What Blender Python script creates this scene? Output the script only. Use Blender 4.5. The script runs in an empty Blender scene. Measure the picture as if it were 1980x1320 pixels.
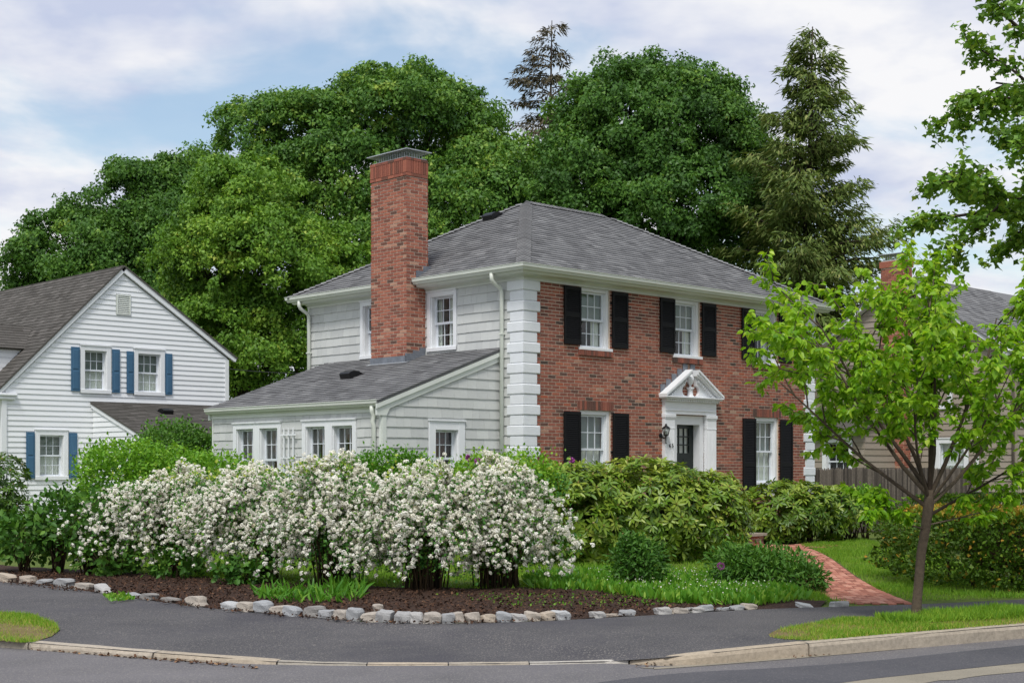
import bpy, bmesh, math, random
import numpy as np
from mathutils import Vector, Matrix

# ------------------------------------------------------------------ camera, sky, sun, exposure
SC = bpy.context.scene
COL = SC.collection
FPX, HOR, EYE = 2740.0, 904.0, 1.7          # focal length and horizon in photo pixels, eye height in metres
cam_data = bpy.data.cameras.new("camera")
cam_data.sensor_width = 36.0
cam_data.lens = 36.0 * FPX / 1980.0
cam_data.shift_y = (HOR - 660.0) / 1980.0
cam_data.clip_end = 2000.0
cam = bpy.data.objects.new("camera", cam_data)
cam.location = (0, 0, EYE)
cam.rotation_euler = (math.radians(90), 0, 0)
COL.objects.link(cam)
SC.camera = cam

SUN_EL, SUN_AZ = math.radians(57), math.radians(192)      # azimuth measured clockwise from +Y
world = bpy.data.worlds.new("World")
SC.world = world
world.use_nodes = True
wn, wl = world.node_tree.nodes, world.node_tree.links
wn.clear()
w_out = wn.new("ShaderNodeOutputWorld")
sky = wn.new("ShaderNodeTexSky")
sky.sky_type = 'NISHITA'
sky.sun_disc = False
sky.sun_elevation = SUN_EL
sky.sun_rotation = SUN_AZ
sky.air_density = 1.3
bg_sky = wn.new("ShaderNodeBackground"); bg_sky.inputs[1].default_value = 0.15
wl.new(sky.outputs[0], bg_sky.inputs[0])
tc = wn.new("ShaderNodeTexCoord")
sep = wn.new("ShaderNodeSeparateXYZ"); wl.new(tc.outputs["Generated"], sep.inputs[0])
def wmath(op, a, b):
    n = wn.new("ShaderNodeMath"); n.operation = op
    for i, q in enumerate((a, b)):
        if isinstance(q, (int, float)): n.inputs[i].default_value = q
        else: wl.new(q, n.inputs[i])
    return n.outputs[0]
zz = wmath('ADD', wmath('MAXIMUM', sep.outputs[2], 0.0), 0.22)
cmb = wn.new("ShaderNodeCombineXYZ")
wl.new(wmath('DIVIDE', sep.outputs[0], zz), cmb.inputs[0])
wl.new(wmath('DIVIDE', sep.outputs[1], zz), cmb.inputs[1])
cmb.inputs[2].default_value = 3.7
def wnoise(scale, detail, rough, dist=0.0):
    n = wn.new("ShaderNodeTexNoise")
    n.inputs["Scale"].default_value = scale; n.inputs["Detail"].default_value = detail
    n.inputs["Roughness"].default_value = rough; n.inputs["Distortion"].default_value = dist
    wl.new(cmb.outputs[0], n.inputs["Vector"])
    return n.outputs[0]
n1 = wnoise(2.1, 6, 0.52, 0.25)
n2 = wnoise(3.3, 5, 0.55, 0.1)
mask = wn.new("ShaderNodeMapRange"); mask.interpolation_type = 'SMOOTHSTEP'
mask.inputs[1].default_value = 0.35; mask.inputs[2].default_value = 0.53
wl.new(n1, mask.inputs[0])
ramp = wn.new("ShaderNodeValToRGB")
ramp.color_ramp.elements[0].position = 0.34; ramp.color_ramp.elements[0].color = (0.58, 0.64, 0.82, 1)
ramp.color_ramp.elements[1].position = 0.60; ramp.color_ramp.elements[1].color = (0.96, 0.96, 0.98, 1)
wl.new(n2, ramp.inputs[0])
bg_cloud = wn.new("ShaderNodeBackground"); bg_cloud.inputs[1].default_value = 0.98
wl.new(ramp.outputs[0], bg_cloud.inputs[0])
wmix = wn.new("ShaderNodeMixShader")
cov = wn.new("ShaderNodeMapRange"); cov.inputs[3].default_value = 0.12; cov.inputs[4].default_value = 1.0
wl.new(mask.outputs[0], cov.inputs[0])
wl.new(cov.outputs[0], wmix.inputs[0]); wl.new(bg_sky.outputs[0], wmix.inputs[1]); wl.new(bg_cloud.outputs[0], wmix.inputs[2])
wl.new(wmix.outputs[0], w_out.inputs[0])

sun_data = bpy.data.lights.new("sun", 'SUN')
sun_data.energy = 2.7
sun_data.angle = math.radians(14)
sun_data.color = (1.0, 0.965, 0.91)
sun = bpy.data.objects.new("sun", sun_data)
COL.objects.link(sun)
sun_dir = Vector((math.sin(SUN_AZ) * math.cos(SUN_EL), math.cos(SUN_AZ) * math.cos(SUN_EL), math.sin(SUN_EL)))
sun.rotation_euler = sun_dir.to_track_quat('Z', 'Y').to_euler()
sun.location = sun_dir * 60

SC.view_settings.view_transform = 'Standard'
SC.view_settings.look = 'None'
SC.view_settings.gamma = 1.0
SC.view_settings.use_curve_mapping = False
SC.view_settings.exposure = 0.0
SC.render.engine = 'CYCLES'
SC.cycles.max_bounces = 6
SC.cycles.diffuse_bounces = 3
SC.cycles.transparent_max_bounces = 12
SC.cycles.use_denoising = True

random.seed(11)
RNG = np.random.default_rng(11)

# ------------------------------------------------------------------ helpers
def gnd(x, y, z=0.0):
    """photo pixel on a horizontal plane at height z -> world (X, Y)"""
    Z = (EYE - z) * FPX / (y - HOR)
    return ((x - 990.0) / FPX * Z, Z)

def tag(o, label=None, category=None, group=None, kind=None):
    if label: o["label"] = label
    if category: o["category"] = category
    if group: o["group"] = group
    if kind: o["kind"] = kind
    return o

def empty(name, loc=(0, 0, 0), rz=0.0, **kw):
    o = bpy.data.objects.new(name, None)
    o.location = loc; o.rotation_euler = (0, 0, rz)
    o.empty_display_size = 0.3
    COL.objects.link(o)
    return tag(o, **kw)

def link(name, me, parent=None, loc=(0, 0, 0), rot=(0, 0, 0), scale=None, **kw):
    o = bpy.data.objects.new(name, me)
    o.location = loc; o.rotation_euler = rot
    if scale: o.scale = scale
    if parent: o.parent = parent
    COL.objects.link(o)
    return tag(o, **kw)

def np_mesh(name, V, F, mats, tint=None, smooth=False):
    """V (n,3) array, F (m,k) array of equal-sized faces"""
    me = bpy.data.meshes.new(name)
    V = np.asarray(V, np.float32); F = np.asarray(F, np.int32)
    m, k = F.shape
    me.vertices.add(len(V)); me.vertices.foreach_set("co", V.ravel())
    me.loops.add(m * k); me.loops.foreach_set("vertex_index", F.ravel())
    me.polygons.add(m); me.polygons.foreach_set("loop_start", np.arange(0, m * k, k, dtype=np.int32))
    if smooth: me.polygons.foreach_set("use_smooth", np.ones(m, bool))
    me.update(calc_edges=True)
    for q in mats: me.materials.append(q)
    if tint is not None:
        at = me.attributes.new("tint", 'FLOAT', 'FACE')
        at.data.foreach_set("value", np.asarray(tint, np.float32))
    return me

class G:
    """collects simple shapes, then builds ONE mesh"""
    def __init__(s, T=None):
        s.v, s.f, s.t, s.m, s.sm = [], [], [], [], []
        s.T = T
    def pt(s, p):
        s.v.append(tuple(s.T(*p)) if s.T else tuple(p)); return len(s.v) - 1
    def face(s, pts, t=0.5, m=0):
        s.f.append([s.pt(p) for p in pts]); s.t.append(t); s.m.append(m); s.sm.append(False)
    def idx(s, ids, t=0.5, m=0, sm=False):
        s.f.append(ids); s.t.append(t); s.m.append(m); s.sm.append(sm)
    def box(s, a0, a1, d0, d1, z0, z1, t=0.5, m=0, c=0.0):
        """c > 0 chamfers the four edges of the outer (d1) side"""
        if c <= 0:
            i = [s.pt(p) for p in ((a0, d0, z0), (a1, d0, z0), (a1, d1, z0), (a0, d1, z0), (a0, d0, z1), (a1, d0, z1), (a1, d1, z1), (a0, d1, z1))]
            for q in ((0, 3, 2, 1), (4, 5, 6, 7), (0, 1, 5, 4), (1, 2, 6, 5), (2, 3, 7, 6), (3, 0, 4, 7)):
                s.idx([i[k] for k in q], t, m)
        else:
            o = [s.pt(p) for p in ((a0, d0, z0), (a1, d0, z0), (a1, d0, z1), (a0, d0, z1))]
            k = [s.pt(p) for p in ((a0, d1 - c, z0), (a1, d1 - c, z0), (a1, d1 - c, z1), (a0, d1 - c, z1))]
            q = [s.pt(p) for p in ((a0 + c, d1, z0 + c), (a1 - c, d1, z0 + c), (a1 - c, d1, z1 - c), (a0 + c, d1, z1 - c))]
            s.idx(q, t, m)
            for j in range(4):
                n = (j + 1) % 4
                s.idx([o[j], o[n], k[n], k[j]], t, m); s.idx([k[j], k[n], q[n], q[j]], t, m)
        return s
    def prism(s, prof, a0, a1, t=0.5, m=0, mitre0=0, mitre1=0):
        """profile [(d, z)] swept along a; mitre grows the end with d"""
        A = [s.pt((a0 - mitre0 * d, d, z)) for d, z in prof]
        B = [s.pt((a1 + mitre1 * d, d, z)) for d, z in prof]
        n = len(prof)
        for i in range(n):
            j = (i + 1) % n
            s.idx([A[i], A[j], B[j], B[i]], t, m)
        s.idx(A[::-1], t, m); s.idx(B, t, m)
        return s
    def slab(s, poly, d0, d1, t=0.5, m=0):
        """polygon [(a, z)] extruded in depth"""
        A = [s.pt((a, d0, z)) for a, z in poly]; B = [s.pt((a, d1, z)) for a, z in poly]
        n = len(poly)
        s.idx(A[::-1], t, m); s.idx(B, t, m)
        for i in range(n):
            j = (i + 1) % n
            s.idx([A[i], A[j], B[j], B[i]], t, m)
        return s
    def tube(s, path, rad, n=8, t=0.5, m=0, cap=True, sm=True):
        path = [Vector(p) for p in path]
        if not isinstance(rad, (list, tuple)): rad = [rad] * len(path)
        rings = []; ref = None
        for i, p in enumerate(path):
            d = (path[min(i + 1, len(path) - 1)] - path[max(i - 1, 0)])
            d = d.normalized() if d.length > 1e-9 else Vector((0, 0, 1))
            if ref is None: ref = Vector((1, 0, 0)) if abs(d.x) < 0.8 else Vector((0, 1, 0))
            x = (ref - d * ref.dot(d)).normalized(); y = d.cross(x); ref = x
            rings.append([s.pt(p + (x * math.cos(2 * math.pi * k / n) + y * math.sin(2 * math.pi * k / n)) * rad[i]) for k in range(n)])
        for i in range(len(rings) - 1):
            for k in range(n):
                q = (k + 1) % n
                s.idx([rings[i][k], rings[i][q], rings[i + 1][q], rings[i + 1][k]], t, m, sm)
        if cap:
            s.idx(rings[0][::-1], t, m); s.idx(rings[-1], t, m)
        return s
    def lathe(s, c, prof, n=12, t=0.5, m=0):
        """profile [(radius, z)] turned about a vertical axis at c = (a, d)"""
        rings = [[s.pt((c[0] + r * math.cos(2 * math.pi * k / n), c[1] + r * math.sin(2 * math.pi * k / n), z)) for k in range(n)] for r, z in prof]
        for i in range(len(rings) - 1):
            for k in range(n):
                q = (k + 1) % n
                s.idx([rings[i][k], rings[i][q], rings[i + 1][q], rings[i + 1][k]], t, m, True)
        s.idx(rings[0][::-1], t, m); s.idx(rings[-1], t, m)
        return s
    def mesh(s, name, mats):
        me = bpy.data.meshes.new(name)
        me.from_pydata(s.v, [], s.f)
        if not isinstance(mats, (list, tuple)): mats = [mats]
        for q in mats: me.materials.append(q)
        at = me.attributes.new("tint", 'FLOAT', 'FACE'); at.data.foreach_set("value", s.t)
        me.polygons.foreach_set("material_index", s.m)
        me.polygons.foreach_set("use_smooth", s.sm)
        return me
    def build(s, name, mats, parent=None, **kw):
        return link(name, s.mesh(name, mats), parent, **kw)

# ------------------------------------------------------------------ materials
def srgb(h):
    c = [int(h[i:i + 2], 16) / 255 for i in (1, 3, 5)]
    return tuple(x / 12.92 if x <= 0.04045 else ((x + 0.055) / 1.055) ** 2.4 for x in c) + (1,)

def new_mat(name):
    m = bpy.data.materials.new(name); m.use_nodes = True
    nt = m.node_tree; nt.nodes.clear()
    out = nt.nodes.new("ShaderNodeOutputMaterial")
    bs = nt.nodes.new("ShaderNodeBsdfPrincipled")
    nt.links.new(bs.outputs[0], out.inputs[0])
    return m, nt, bs, out

def noise(nt, scale, detail=4, rough=0.6, coord='Object', stretch=None):
    t = nt.nodes.new("ShaderNodeTexCoord")
    n = nt.nodes.new("ShaderNodeTexNoise")
    n.inputs["Scale"].default_value = scale; n.inputs["Detail"].default_value = detail; n.inputs["Roughness"].default_value = rough
    if stretch:
        mp = nt.nodes.new("ShaderNodeMapping"); mp.inputs["Scale"].default_value = stretch
        nt.links.new(t.outputs[coord], mp.inputs[0]); nt.links.new(mp.outputs[0], n.inputs["Vector"])
    else:
        nt.links.new(t.outputs[coord], n.inputs["Vector"])
    return n.outputs[0]

def cramp(nt, fac, stops, interp='LINEAR'):
    r = nt.nodes.new("ShaderNodeValToRGB"); r.color_ramp.interpolation = interp
    el = r.color_ramp.elements
    while len(el) < len(stops): el.new(0.5)
    for e, (p, c) in zip(el, stops):
        e.position = p; e.color = srgb(c) if isinstance(c, str) else c
    nt.links.new(fac, r.inputs[0])
    return r.outputs[0]

def mixc(nt, fac, a, b, mode='MIX'):
    n = nt.nodes.new("ShaderNodeMix"); n.data_type = 'RGBA'; n.blend_type = mode
    for sock, q in ((n.inputs[0], fac), (n.inputs[6], a), (n.inputs[7], b)):
        if isinstance(q, (int, float)): sock.default_value = q
        elif isinstance(q, tuple): sock.default_value = q
        else: nt.links.new(q, sock)
    return n.outputs[2]

def attr(nt, name="tint"):
    a = nt.nodes.new("ShaderNodeAttribute"); a.attribute_name = name
    return a.outputs["Fac"]

def mrange(nt, v, a, b, c, d):
    n = nt.nodes.new("ShaderNodeMapRange")
    for i, q in enumerate((a, b, c, d)): n.inputs[i + 1].default_value = q
    nt.links.new(v, n.inputs[0]); return n.outputs[0]

def bump(nt, bs, h, strength, dist=0.01):
    b = nt.nodes.new("ShaderNodeBump"); b.inputs["Strength"].default_value = strength; b.inputs["Distance"].default_value = dist
    nt.links.new(h, b.inputs["Height"]); nt.links.new(b.outputs[0], bs.inputs["Normal"])

def paint(name, col, rough=0.55, var=0.08, scale=3.0, dirt=None, bmp=0.1, tintvar=0.0, stretch=None, fine=60, metal=0.0, spec=0.4):
    """flat-coloured surface with gentle uneven wear"""
    m, nt, bs, _ = new_mat(name)
    c = srgb(col)
    lo = tuple(x * (1 - var) for x in c[:3]) + (1,); hi = tuple(min(1, x * (1 + var)) for x in c[:3]) + (1,)
    base = cramp(nt, noise(nt, scale, 5, 0.65, stretch=stretch), [(0.3, lo), (0.7, hi)])
    if dirt:
        base = mixc(nt, mrange(nt, noise(nt, scale * 2.7, 6, 0.7), 0.56, 0.78, 0, 0.7), base, srgb(dirt))
    if tintvar:
        base = mixc(nt, 1.0, base, cramp(nt, attr(nt), [(0, (1 - tintvar,) * 3 + (1,)), (1, (1 + tintvar,) * 3 + (1,))]), 'MULTIPLY')
    nt.links.new(base, bs.inputs["Base Color"])
    bs.inputs["Roughness"].default_value = rough; bs.inputs["Metallic"].default_value = metal
    bs.inputs["Specular IOR Level"].default_value = spec
    if bmp: bump(nt, bs, noise(nt, fine, 3, 0.6), bmp)
    return m

def tinted(name, stops, rough=0.8, grain=0.25, gscale=25.0, bmp=0.3, interp='LINEAR', spec=0.3, speck=None):
    """colour chosen per piece by the 'tint' attribute, with grain on top"""
    m, nt, bs, _ = new_mat(name)
    base = cramp(nt, attr(nt), stops, interp)
    g = noise(nt, gscale, 5, 0.7)
    base = mixc(nt, 1.0, base, cramp(nt, g, [(0.25, (1 - grain,) * 3 + (1,)), (0.75, (1 + grain,) * 3 + (1,))]), 'MULTIPLY')
    if speck:
        base = mixc(nt, mrange(nt, noise(nt, speck[1], 5, 0.7), speck[2], speck[2] + 0.12, 0, speck[3]), base, srgb(speck[0]))
    nt.links.new(base, bs.inputs["Base Color"]); bs.inputs["Roughness"].default_value = rough
    bs.inputs["Specular IOR Level"].default_value = spec
    if bmp: bump(nt, bs, g, bmp)
    return m

def leafmat(name, stops, trans=0.3, rough=0.5, spec=0.3, tcol=None):
    m, nt, bs, out = new_mat(name)
    base = cramp(nt, attr(nt), stops)
    nt.links.new(base, bs.inputs["Base Color"]); bs.inputs["Roughness"].default_value = rough
    bs.inputs["Specular IOR Level"].default_value = spec
    tr = nt.nodes.new("ShaderNodeBsdfTranslucent")
    nt.links.new(mixc(nt, 1.0, base, tcol or (1.25, 1.2, 0.6, 1), 'MULTIPLY'), tr.inputs[0])
    mx = nt.nodes.new("ShaderNodeMixShader"); mx.inputs[0].default_value = trans
    nt.links.new(bs.outputs[0], mx.inputs[1]); nt.links.new(tr.outputs[0], mx.inputs[2]); nt.links.new(mx.outputs[0], out.inputs[0])
    return m

def glassmat(name, tint=(1, 1, 1, 1), refl=1.0):
    m, nt, bs, out = new_mat(name)
    nt.nodes.remove(bs)
    tr = nt.nodes.new("ShaderNodeBsdfTransparent"); tr.inputs[0].default_value = tint
    gl = nt.nodes.new("ShaderNodeBsdfGlossy"); gl.inputs["Roughness"].default_value = 0.02
    n = noise(nt, 1.3, 2, 0.5)
    b = nt.nodes.new("ShaderNodeBump"); b.inputs["Strength"].default_value = 0.06; b.inputs["Distance"].default_value = 0.05
    nt.links.new(n, b.inputs["Height"]); nt.links.new(b.outputs[0], gl.inputs["Normal"])
    ge = nt.nodes.new("ShaderNodeNewGeometry"); dp = nt.nodes.new("ShaderNodeVectorMath"); dp.operation = 'DOT_PRODUCT'
    nt.links.new(ge.outputs["Normal"], dp.inputs[0]); nt.links.new(ge.outputs["Incoming"], dp.inputs[1])
    def mm(op, a, b):
        k = nt.nodes.new("ShaderNodeMath"); k.operation = op
        for i_, q in enumerate((a, b)):
            if isinstance(q, (int, float)): k.inputs[i_].default_value = q
            else: nt.links.new(q, k.inputs[i_])
        return k
    c_ = mm('ABSOLUTE', dp.outputs["Value"], 0.0).outputs[0]
    fm = mm('ADD', mm('MULTIPLY', mm('POWER', mm('SUBTRACT', 1.0, c_).outputs[0], 5.0).outputs[0], 0.93).outputs[0], 0.07 * refl)
    mx = nt.nodes.new("ShaderNodeMixShader")
    nt.links.new(fm.outputs[0], mx.inputs[0]); nt.links.new(tr.outputs[0], mx.inputs[1]); nt.links.new(gl.outputs[0], mx.inputs[2])
    nt.links.new(mx.outputs[0], out.inputs[0])
    return m

BRICK_STOPS = [(0.0, '#4a3f39'), (0.10, '#604a42'), (0.2, '#774f44'), (0.38, '#8a5547'), (0.55, '#955b4b'), (0.72, '#a06857'), (0.84, '#a4583f'), (0.93, '#ad7a66'), (1.0, '#a8937f')]
M = {}
M['brick'] = tinted('brick', BRICK_STOPS, 0.88, 0.22, 45, 0.5, speck=('#b3a598', 5.0, 0.66, 0.55))
M['chimney_brick'] = tinted('chimney_brick', [(0.0, '#614a40'), (0.1, '#7d5143'), (0.3, '#93594a'), (0.6, '#a36451'), (0.85, '#ad6e59'), (1.0, '#b8907a')], 0.88, 0.2, 45, 0.5, speck=('#a89a8e', 6.0, 0.70, 0.4))
M['mortar'] = paint('mortar', '#cdbba9', 0.95, 0.12, 9, bmp=0.5, fine=120)
M['white'] = paint('white_paint', '#e6e8ea', 0.5, 0.03, 4, bmp=0.12, fine=25)
M['quoin'] = paint('quoin_paint', '#e4e7ea', 0.6, 0.03, 6, bmp=0.6, fine=38)
M['trim'] = paint('trim_paint', '#d9ddd6', 0.5, 0.04, 3, bmp=0.05)
M['gutter'] = paint('gutter_enamel', '#d6dad0', 0.35, 0.05, 2.2, bmp=0.0)
M['sash'] = paint('sash_vinyl', '#dde2e8', 0.4, 0.02, 4, bmp=0.0)
M['siding'] = tinted('shingle_paint', [(0, '#bfc1bf'), (1, '#cccecb')], 0.75, 0.04, 14, 0.2)
M['shutter'] = paint('black_shutter', '#121213', 0.6, 0.15, 3, bmp=0.1, spec=0.2)
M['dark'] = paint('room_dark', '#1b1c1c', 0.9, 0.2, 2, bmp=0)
M['curtain'] = paint('curtain_cloth', '#d6dad2', 0.9, 0.06, 3, bmp=0.1)
M['shade'] = paint('window_shade', '#7f8a84', 0.9, 0.08, 2, bmp=0)
M['warm_reflection'] = paint('warm_reflection', '#5a3a28', 0.9, 0.3, 3, bmp=0)  # brown that stands in for the warm reflections in the sunroom panes
M['glass'] = glassmat('pane_glass', (0.92, 0.95, 0.93, 1), 1.0)
M['asphalt_shingle'] = tinted('asphalt_shingle', [(0, '#5f5f60'), (0.5, '#767677'), (1, '#8d8d8d')], 0.95, 0.22, 90, 0.4, spec=0.15)
M['brown_shingle'] = tinted('weathered_shingle', [(0, '#4b4844'), (0.5, '#5a5753'), (1, '#6b6763')], 0.95, 0.2, 60, 0.4, spec=0.15)
M['lead'] = paint('lead_flashing', '#70757d', 0.6, 0.25, 6, bmp=0.3, dirt='#9fa3a8')
M['iron'] = paint('black_iron', '#121214', 0.4, 0.2, 5, bmp=0.1)
M['door'] = paint('dark_green_door', '#0d1a17', 0.3, 0.1, 3, bmp=0.05)
M['metal'] = paint('galvanised_cap', '#b9bdc0', 0.4, 0.1, 6, bmp=0.1, metal=0.6)
M['brass'] = paint('brushed_metal', '#8d8a80', 0.35, 0.1, 6, bmp=0, metal=0.8)
M['clap_white'] = paint('white_vinyl_siding', '#e8eaec', 0.5, 0.02, 2, bmp=0.04, tintvar=0.02)
M['clap_beige'] = tinted('beige_siding', [(0, '#968b7b'), (1, '#a0958a')], 0.7, 0.05, 9, 0.1)
M['blue'] = paint('blue_shutter', '#406684', 0.5, 0.06, 4, bmp=0.05)
M['fence'] = tinted('weathered_plank', [(0, '#3d3833'), (0.5, '#554e47'), (1, '#6b635a')], 0.95, 0.3, 18, 0.6)
M['granite'] = tinted('granite', [(0, '#8a847b'), (0.4, '#a0998d'), (0.7, '#aea08c'), (1, '#b4b1ab')], 0.85, 0.25, 22, 0.7, speck=('#4a443d', 9, 0.6, 0.6))
M['fieldstone'] = tinted('field_stone', [(0, '#857f77'), (0.3, '#a0a2a4'), (0.6, '#b0a290'), (0.8, '#b9bcbe'), (1, '#a08f7b')], 0.85, 0.3, 16, 0.8, speck=('#4d4942', 7, 0.6, 0.5))
M['bark'] = tinted('bark', [(0, '#2f2822'), (1, '#4a4038')], 0.95, 0.4, 14, 1.0)
M['young_bark'] = tinted('young_bark', [(0, '#40362c'), (1, '#6b5f50')], 0.95, 0.4, 22, 1.0)
M['stem'] = tinted('stem', [(0, '#2f261c'), (1, '#54452f')], 0.9, 0.3, 20, 0.3)
M['path_brick'] = tinted('path_brick', [(0, '#8d5a4a'), (0.3, '#a56a58'), (0.7, '#b87b67'), (1, '#c4907c')], 0.85, 0.15, 30, 0.3)

# ------------------------------------------------------------------ frames of the houses: u along the brick front, v along the gable end
CX, CY = 22 / FPX * 28.0, 28.0
PHI = math.atan2(0.6918, 0.7221)
CPH, SPH = math.cos(PHI), math.sin(PHI)
def UV(u, v, z=0.0):
    return Vector((CX + CPH * u - SPH * v, CY + SPH * u + CPH * v, z))
CAMP = Vector((0, 0, EYE))

def rect_sub(r, holes):
    out = [r]
    for h in holes:
        nxt = []
        for (a0, a1, b0, b1) in out:
            if h[0] >= a1 or h[1] <= a0 or h[2] >= b1 or h[3] <= b0:
                nxt.append((a0, a1, b0, b1)); continue
            if h[0] > a0: nxt.append((a0, h[0], b0, b1))
            if h[1] < a1: nxt.append((h[1], a1, b0, b1))
            l, r_ = max(a0, h[0]), min(a1, h[1])
            if h[2] > b0: nxt.append((l, r_, b0, h[2]))
            if h[3] < b1: nxt.append((l, r_, h[3], b1))
        out = nxt
    return out

def clip(poly, A, B):
    """keep the part of poly left of the line A->B"""
    out = []
    nx, ny = -(B[1] - A[1]), B[0] - A[0]
    s = [(p[0] - A[0]) * nx + (p[1] - A[1]) * ny for p in poly]
    for i in range(len(poly)):
        j = (i + 1) % len(poly)
        if s[i] >= 0: out.append(poly[i])
        if (s[i] >= 0) != (s[j] >= 0):
            t = s[i] / (s[i] - s[j])
            out.append((poly[i][0] + t * (poly[j][0] - poly[i][0]), poly[i][1] + t * (poly[j][1] - poly[i][1])))
    return out

def area(p):
    return 0.5 * abs(sum(p[i][0] * p[(i + 1) % len(p)][1] - p[(i + 1) % len(p)][0] * p[i][1] for i in range(len(p))))

def courses(region, b0, b1, bh, wmin, wmax, holes=(), gap=0.004, vgap=0.0, jit=0.0, bond=None):
    """rows of rectangular pieces clipped to the convex counter-clockwise polygon region; yields (poly, bottom, top, tint)"""
    xs = [p[0] for p in region]; A0, A1 = min(xs), max(xs)
    out = []; row = 0; b = b0
    while b < b1 - 1e-6:
        a = A0 - random.random() * wmax if bond is None else A0 - (row % 2) * bond
        while a < A1:
            w = random.uniform(wmin, wmax)
            jj = random.uniform(-jit, jit)
            for (x0, x1, y0, y1) in rect_sub((a + gap / 2, a + w - gap / 2, b + jj + vgap / 2, b + bh - vgap / 2), holes):
                p = [(x0, y0), (x1, y0), (x1, y1), (x0, y1)]
                for i in range(len(region)):
                    p = clip(p, region[i], region[(i + 1) % len(region)])
                    if len(p) < 3: break
                if len(p) >= 3 and area(p) > 1e-4:
                    out.append((p, b + jj, b + bh, random.random()))
            a += w
        b += bh; row += 1
    return out

def wedge(g, pc, db, dt, back=0.0):
    poly, zb, zt, t = pc
    dep = lambda z: db + (dt - db) * (z - zb) / (zt - zb)
    A = [g.pt((a, back, z)) for a, z in poly]; B = [g.pt((a, dep(z), z)) for a, z in poly]
    g.idx(B, t)
    for i in range(len(poly)):
        j = (i + 1) % len(poly)
        g.idx([A[i], A[j], B[j], B[i]], t)

def emit(pieces, T, name, mats, parent, db, dt, maxn=300, rest='shingle_field', ok=None, base=Vector((0, 0, 0)), rz=None):
    """the pieces nearest the camera become objects of their own, all others one joined mesh"""
    rz = PHI if rz is None else rz
    R = Matrix.Rotation(rz, 3, 'Z')
    def key(pc):
        p = pc[0]
        c = T(sum(q[0] for q in p) / len(p), 0.0, sum(q[1] for q in p) / len(p))
        w = R @ Vector(c) + base
        return ((w - CAMP).length - 3 * min(area(p), 0.05) / 0.02 * 0.2) + (0 if (ok is None or ok(pc)) else 1e4)
    pieces = sorted(pieces, key=key)
    for pc in pieces[:maxn]:
        g = G(T); wedge(g, pc, db, dt); g.build(name, mats, parent)
    if pieces[maxn:]:
        g = G(T)
        for pc in pieces[maxn:]: wedge(g, pc, db, dt)
        g.build(rest, mats, parent, kind='stuff')

def wall_sheet(T, a0, a1, z0, z1, holes, dfront, dback, name, mat, parent):
    """flat wall with real openings and reveals"""
    g = G(T)
    for (x0, x1, y0, y1) in rect_sub((a0, a1, z0, z1), holes):
        g.face([(x0, dfront, y0), (x1, dfront, y0), (x1, dfront, y1), (x0, dfront, y1)])
    for (h0, h1, h2, h3) in list(holes) + [(a0, a1, z0, z1)]:
        for p, q in (((h0, h2), (h1, h2)), ((h1, h2), (h1, h3)), ((h1, h3), (h0, h3)), ((h0, h3), (h0, h2))):
            g.face([(p[0], dfront, p[1]), (q[0], dfront, q[1]), (q[0], dback, q[1]), (p[0], dback, p[1])])
    return g.build(name, mat, parent)

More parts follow.
